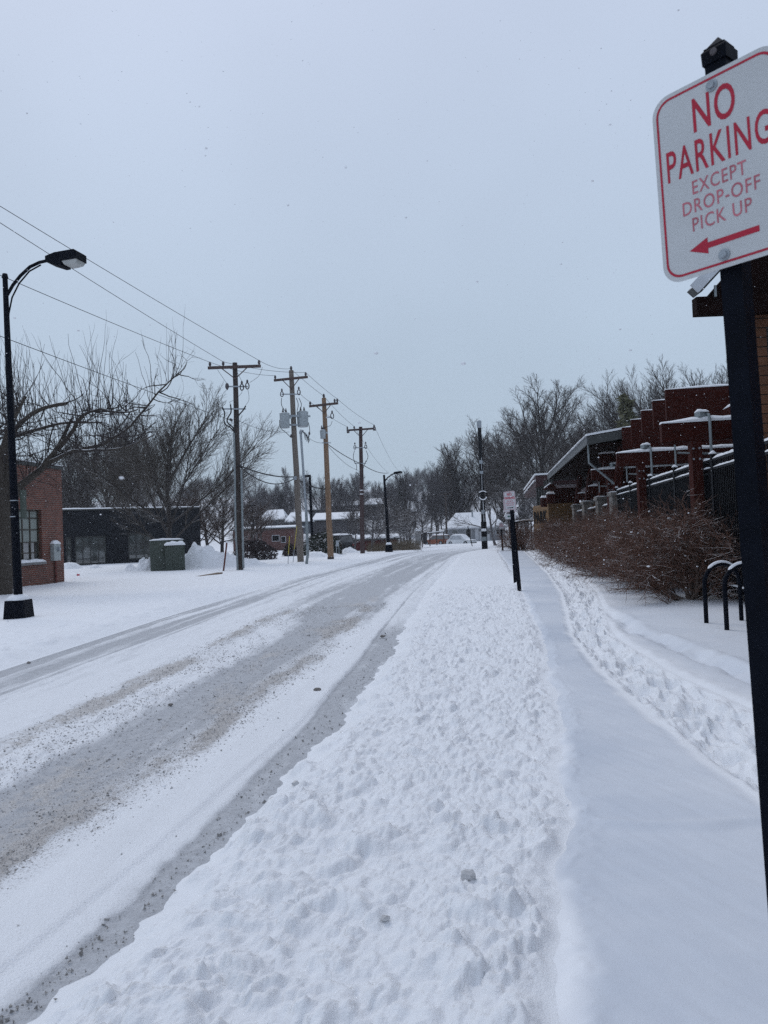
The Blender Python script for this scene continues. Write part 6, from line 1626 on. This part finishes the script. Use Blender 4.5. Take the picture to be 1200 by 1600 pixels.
# beyond the street
for i, (px, Y, ty, lab) in enumerate(((505, 170, 738, 'round bare tree between the transformer pole and the tan pole'), (548, 165, 742, 'round bare tree left of the reddish pole'), (440, 180, 752, 'wide pale bare tree behind the snowy rooftops'),
        (610, 185, 745, 'round bare tree behind the far arm street lamp'), (470, 200, 742, 'tall thin bare tree behind the transformer pole'))):
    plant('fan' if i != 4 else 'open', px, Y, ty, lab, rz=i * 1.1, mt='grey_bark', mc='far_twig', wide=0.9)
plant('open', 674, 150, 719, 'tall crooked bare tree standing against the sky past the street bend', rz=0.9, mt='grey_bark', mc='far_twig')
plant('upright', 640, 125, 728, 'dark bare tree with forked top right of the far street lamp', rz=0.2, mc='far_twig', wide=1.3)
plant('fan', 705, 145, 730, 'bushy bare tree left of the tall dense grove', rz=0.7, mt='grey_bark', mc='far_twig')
for i, (px, Y, ty, lab) in enumerate(((722, 146, 682, 'dense tall tree at the left edge of the grove behind the garage house'), (752, 150, 668, 'dense tall tree directly behind the black ringed pole'), (784, 148, 684, 'dense tall tree right of the black ringed pole'),
        (706, 154, 705, 'shorter dense tree on the outer left of the grove'))):
    plant('upright', px, Y, ty, lab, group='grove of dense tall bare trees', rz=i * 1.7 + 0.4, wide=1.45)
plant('vase', 838, 92, 588, 'largest bare tree rising above the canopy roof', rz=1.0, wide=1.25)
plant('vase', 800, 146, 655, 'broad bare tree leaning over the garage house', rz=2.9, wide=1.4)
plant('vase', 880, 120, 640, 'bare tree between the largest tree and the canopy roof', rz=4.0, wide=1.4)
plant('fan', 932, 100, 628, 'rounded bare tree above the grey fascia of the canopy', rz=3.1)
plant('fan', 1062, 72, 553, 'bare tree rising behind the stepped brown parapet', rz=5.2, z=0.0)
plant('fan', 1018, 82, 578, 'smaller bare tree left of the tree above the stepped parapet', rz=0.3, z=0.0)
plant('fan', 1130, 78, 545, 'bare tree half hidden behind the black sign post', rz=1.9, z=0.0)
plant('limby', 774, 84, 742, 'low bare tree with snow-lined limbs reaching over the garage house', rz=2.4, mt='grey_bark', mc='twig', wide=1.0)
plant('limby', 818, 78, 742, 'snow-lined bare tree between the small sign and the kiosk', rz=0.2, mt='grey_bark', mc='twig', wide=1.3)
plant('low', 806, 72, 790, 'snow-dusted thicket tree left of the tan kiosk', rz=1.2, mt='grey_bark', mc='twig', wide=1.3)
# snow-lined tangle along the far left roadside
for i, (px, Y, ty, lab) in enumerate(((578, 63, 772, 'twisted snow-lined tree beside the reddish pole'), (640, 78, 790, 'spreading snow-lined tree right of the far street lamp'), (600, 72, 785, 'twisted tree behind the far street lamp'), (638, 96, 795, 'low snow-lined tree left of the parked cars'),
        (622, 85, 778, 'thin leaning snow-lined tree behind the weeds'), (550, 66, 792, 'small snow-lined tree left of the reddish pole'))):
    plant('limby', px, Y, ty, lab, 'roadside_tree', group='tangled trees along the roadside', rz=i * 2.3 + 0.5, mt='grey_bark', mc='twig', wide=1.2)
# wood on the hill
g_ = random.Random(99)
for i in range(95):
    px = g_.uniform(60, 1010); Y = g_.uniform(150, 300)
    hh = g_.uniform(8, 13)
    p = at(px, 830, Y); zb = float(far_z(np.array([p.x]), np.array([Y]))[0])
    d = ray(px, 830)
    ty = 830 - (zb + hh - p.z) / Y * FPX
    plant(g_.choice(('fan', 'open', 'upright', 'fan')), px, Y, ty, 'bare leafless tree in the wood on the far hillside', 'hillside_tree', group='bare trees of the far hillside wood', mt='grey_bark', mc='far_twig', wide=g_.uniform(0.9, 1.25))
for i in range(26):                    # lower trees that close the view under the grove
    px = g_.choice((g_.uniform(590, 860), g_.uniform(380, 640))); Y = g_.uniform(118, 160)
    p = at(px, 830, Y); zb = float(far_z(np.array([p.x]), np.array([Y]))[0])
    ty = 830 - (zb + g_.uniform(4.5, 7.5) - p.z) / Y * FPX
    if px > 670: Y = g_.uniform(143, 165); p = at(px, 830, Y); zb = float(far_z(np.array([p.x]), np.array([Y]))[0]); ty = 830 - (zb + g_.uniform(5, 8) - p.z) / Y * FPX
    if 380 < px < 520: ty = max(ty, 800)
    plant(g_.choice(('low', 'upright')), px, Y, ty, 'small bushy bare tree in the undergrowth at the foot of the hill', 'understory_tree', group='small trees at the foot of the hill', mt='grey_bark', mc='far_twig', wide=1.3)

def conifer(name, label, loc, H, wd, m, seed, dens=900, core=0.0, cat='tree', tufts=0):
    g = random.Random(seed)
    root = thing(name, label, cat, loc)
    MB().tube([(loc[0], loc[1], loc[2] - 0.3), (loc[0], loc[1], loc[2] + H * 0.95)], [H * 0.018, H * 0.004], 7).build('trunk', M['bark'], root)
    V, F = [], []
    for i in range(dens):
        t = g.random() ** 0.8
        z = H * (core + (1 - core) * t); rad = wd * (1 - t) ** 0.7 * (0.75 + 0.25 * math.sin(7 * t * 6.28 + seed)) + 0.05 * H * 0.1
        a = g.uniform(0, 6.28); r = rad * g.random() ** 0.5
        c = Vector((math.cos(a) * r, math.sin(a) * r, z - 0.15 * r))
        if tufts:
            k = g.randrange(tufts); h_ = random.Random(seed * 100 + k); tz = h_.uniform(core, 1.0); ta = h_.uniform(0, 6.28); tr = wd * (1.02 - tz) ** 0.6 * h_.uniform(0.5, 1.0)
            c = Vector((math.cos(ta) * tr + g.gauss(0, .13), math.sin(ta) * tr + g.gauss(0, .13), H * tz + g.gauss(0, .22)))
            z = c.z
        L = H * g.uniform(0.02, 0.05)
        d = Vector((math.cos(a) + g.gauss(0, .4), math.sin(a) + g.gauss(0, .4), g.gauss(0.25, .35))).normalized()
        s = d.cross(Vector((g.gauss(0, 1), g.gauss(0, 1), g.gauss(0, 1)))).normalized() * L * 0.28
        b = len(V); V += [c - d * L * .5, c + s, c + d * L, c - s]; F.append((b, b + 1, b + 2, b + 3))
    link('crown', quick_mesh('crown', np.array([tuple(v) for v in V]), np.array(F), False), m, root)
    return root
p = at(981, 700, 64); conifer('pine_tree', 'small green pine poking above the stepped brown parapet', (p.x, p.y, 0), at(981, 621, 64).z, 1.7, M['pine'], 3, 2300, 0.5, tufts=30)
p = at(628, 760, 150); conifer('spruce_tree', 'dark spruce top beside the far street lamp head', (p.x, p.y, float(far_z(np.array([p.x]), np.array([150.]))[0])), at(634, 738, 150).z - 1.0, 2.0, M['evergreen'], 8, 1500, 0.15)

def leafy(name, label, c, sx, sy, sz, m, seed, n=2600, cat='shrub', leaf=0.06):
    g = random.Random(seed)
    root = thing(name, label, cat, (c[0], c[1], 0))
    V, F = [], []
    for i in range(n):
        a = g.uniform(0, 6.28); u = g.uniform(-0.2, 1); r = math.sqrt(max(0, 1 - max(u, 0) ** 3)) * (0.55 + 0.45 * g.random() ** 0.4) * (1 + 0.18 * math.sin(3 * a + seed) + 0.1 * math.sin(7 * a + 5 * u))
        q = Vector((math.cos(a) * r * sx, math.sin(a) * r * sy, (u + 0.2) / 1.2 * sz * (1 + 0.1 * math.sin(5 * a))))
        d = Vector((g.gauss(0, 1), g.gauss(0, 1), g.gauss(0.3, 1))).normalized(); s = d.cross(Vector((g.gauss(0, 1), g.gauss(0, 1), g.gauss(0, 1)))).normalized()
        L = leaf * g.uniform(0.7, 1.6); b = len(V)
        V += [q - d * L, q + s * L * .6, q + d * L, q - s * L * .6]; F.append((b, b + 1, b + 2, b + 3))
    link('foliage', quick_mesh('foliage', np.array([tuple(v) for v in V]), np.array(F), False), m, root)
    st = MB()
    for i in range(9):
        a = g.uniform(0, 6.28); st.tube([(c[0], c[1], c[2] - 0.1), (c[0] + math.cos(a) * sx * .5, c[1] + math.sin(a) * sy * .5, c[2] + sz * .7)], [0.03, 0.01], 5)
    st.build('stems', M['bark'], root)
    for o in root.children:
        if o.name.startswith('foliage'): o.location.z = c[2]
    return root
c = gnd(468, 862, -0.1); leafy('evergreen_shrub', 'dark snow-speckled shrub behind the two yellow guy guards', (c.x, 52, -0.05), 1.35, 0.9, 1.35, M['hedge'], 2, 4200)
c = at(505, 850, 58); leafy('evergreen_shrub', 'dark shrub between the grey riser pipe and the tan pole', (c.x, 58, -0.1), 1.5, 1.0, 1.7, M['evergreen'], 4, 4200)
c = at(447, 850, 56); leafy('evergreen_shrub', 'low dark shrub at the edge of the parking lot', (c.x, 58, -0.1), 0.5, 0.5, 1.0, M['hedge'], 6, 1800)

# ------------------------------------------------------------------ the row of brown shrubs before the iron fence
def shrub_proto(seed, name, label):
    g = random.Random(seed); br = []
    def sub(p, d, L, r, lvl, n, wig, upw):
        pts = [p]
        for i in range(n):
            d = (d + Vector((g.gauss(0, 1), g.gauss(0, 1), g.gauss(0, 1))) * wig + Vector((0, 0, upw))).normalized(); p = p + d * (L / n); pts.append(p)
        br.append((lvl, pts, [r * (1 - 0.6 * i / n) for i in range(n + 1)])); return pts, d
    for s in range(17):
        a = s * 2.4 + g.uniform(-.3, .3); el = g.uniform(0.38, 1.3)
        d = Vector((math.cos(a) * math.cos(el), math.sin(a) * math.cos(el), math.sin(el)))
        pts, dd = sub(Vector((g.gauss(0, .07), g.gauss(0, .07), -0.1)), d, g.uniform(1.0, 1.45), g.uniform(0.026, 0.042), 0, 6, 0.10, 0.015)
        for j in range(13):
            q = pts[g.randint(2, 6)]; d2 = (dd + Vector((g.gauss(0, 1), g.gauss(0, 1), g.gauss(0.2, .8))) * 0.62).normalized()
            p2, e2 = sub(q, d2, g.uniform(0.5, 0.95), g.uniform(0.009, 0.014), 1, 4, 0.14, 0.03)
            for k in range(7):
                q = p2[g.randint(1, 4)]; d3 = (e2 + Vector((g.gauss(0, 1), g.gauss(0, 1), g.gauss(0.1, .9))) * 0.75).normalized()
                p3, e3 = sub(q, d3, g.uniform(0.25, 0.55), g.uniform(0.005, 0.0075), 2, 3, 0.16, 0.02)
                for _ in range(3):
                    q = p3[g.randint(1, 3)]; sub(q, (e3 + Vector((g.gauss(0, 1), g.gauss(0, 1), g.gauss(0, 1))) * 0.8).normalized(), g.uniform(0.10, 0.26), 0.004, 3, 2, 0.15, 0)
    root = thing(name, label, 'shrub', (0, 0, 0))
    V, F = tubes([b for b in br if b[0] < 1], (8, 5, 3, 3)); link('stems', quick_mesh('stems', V, F), M['shrub_stem'], root)
    q = MB()
    for i in range(60):
        b_ = g.choice(br); c_ = g.choice(b_[1][1:])
        if c_.z > .3: q.blob(c_, g.uniform(.006, .016) if i % 9 else .022, i, 1, (1.3, 1.1, .8), .25)
    q.build('snow_clumps', M['snow'], root, sharp=180)
    V, F = tubes([b for b in br if b[0] >= 1], (8, 5, 3, 3)); link('twigs', quick_mesh('twigs', V, F), M['shrub'], root)
    return root
sp = [shrub_proto(s, 'bare_shrub', 'x') for s in (3, 9, 14)]
SH = [(5.95, 15.0, 'nearest bare brown shrub, its forked base beside the bike racks'), (6.25, 17.7, 'bare brown shrub second from the bike racks'), (6.6, 20.4, 'bare brown shrub third from the bike racks'), (7.0, 23.2, 'bare brown shrub fourth from the bike racks'),
      (7.4, 26.3, 'bare brown shrub fifth from the bike racks'), (7.85, 29.6, 'bare brown shrub sixth from the bike racks'), (8.35, 33.2, 'bare brown shrub seventh from the bike racks'), (8.9, 37.0, 'bare brown shrub eighth from the bike racks'), (9.5, 41.5, 'bare brown shrub ninth from the bike racks'), (10.1, 46.0, 'farthest bare brown shrub of the row, below the tan kiosk')]
for i, (x, y_, lab) in enumerate(SH):
    o = sp[i] if i < 3 else dup(sp[i % 3])
    s = rnd.uniform(0.92, 1.02) if i else 0.98
    o.location = (x, y_, 0.02); o.rotation_euler = (0, 0, i * 1.3); o.scale = (s * 1.22, s * 1.22, s * (1.0 if i == 0 else 1.06))
    tag(o, lab, 'shrub', 'row of bare brown shrubs along the iron fence')
c = at(842, 850, 47)
o = dup(sp[1], (c.x - 0.6, 50, -0.05), 2.0, 1.0, 'low bare shrub at the street end of the shrub row')

# weeds at the far left roadside
def weeds(cx, cy, wx, wy, n, seed, label):
    g = random.Random(seed); br = []
    for i in range(n):
        p = Vector((g.uniform(-wx, wx), g.uniform(-wy, wy), -0.05)); d = Vector((g.gauss(0, .3), g.gauss(0, .3), 1)).normalized(); L = g.uniform(0.3, 1.0)
        br.append((0, [p, p + d * L * .6, p + d * L + Vector((g.gauss(0, .12), g.gauss(0, .12), 0))], [0.008, 0.007, 0.004]))
    V, F = tubes(br, (3,))
    o = link('dry_weeds', quick_mesh('dry_weeds', V, F), M['dry_weeds'], None, (cx, cy, 0))
    tag(o, label, 'weeds', None, 'stuff')
c = gnd(618, 856); weeds(c.x - 0.3, 64, 2.2, 3.5, 1500, 4, 'dry tan weeds along the far left roadside')
c = gnd(640, 850); weeds(1.4, 70, 1.0, 3.0, 600, 6, 'dry tan weeds left of the parked cars')
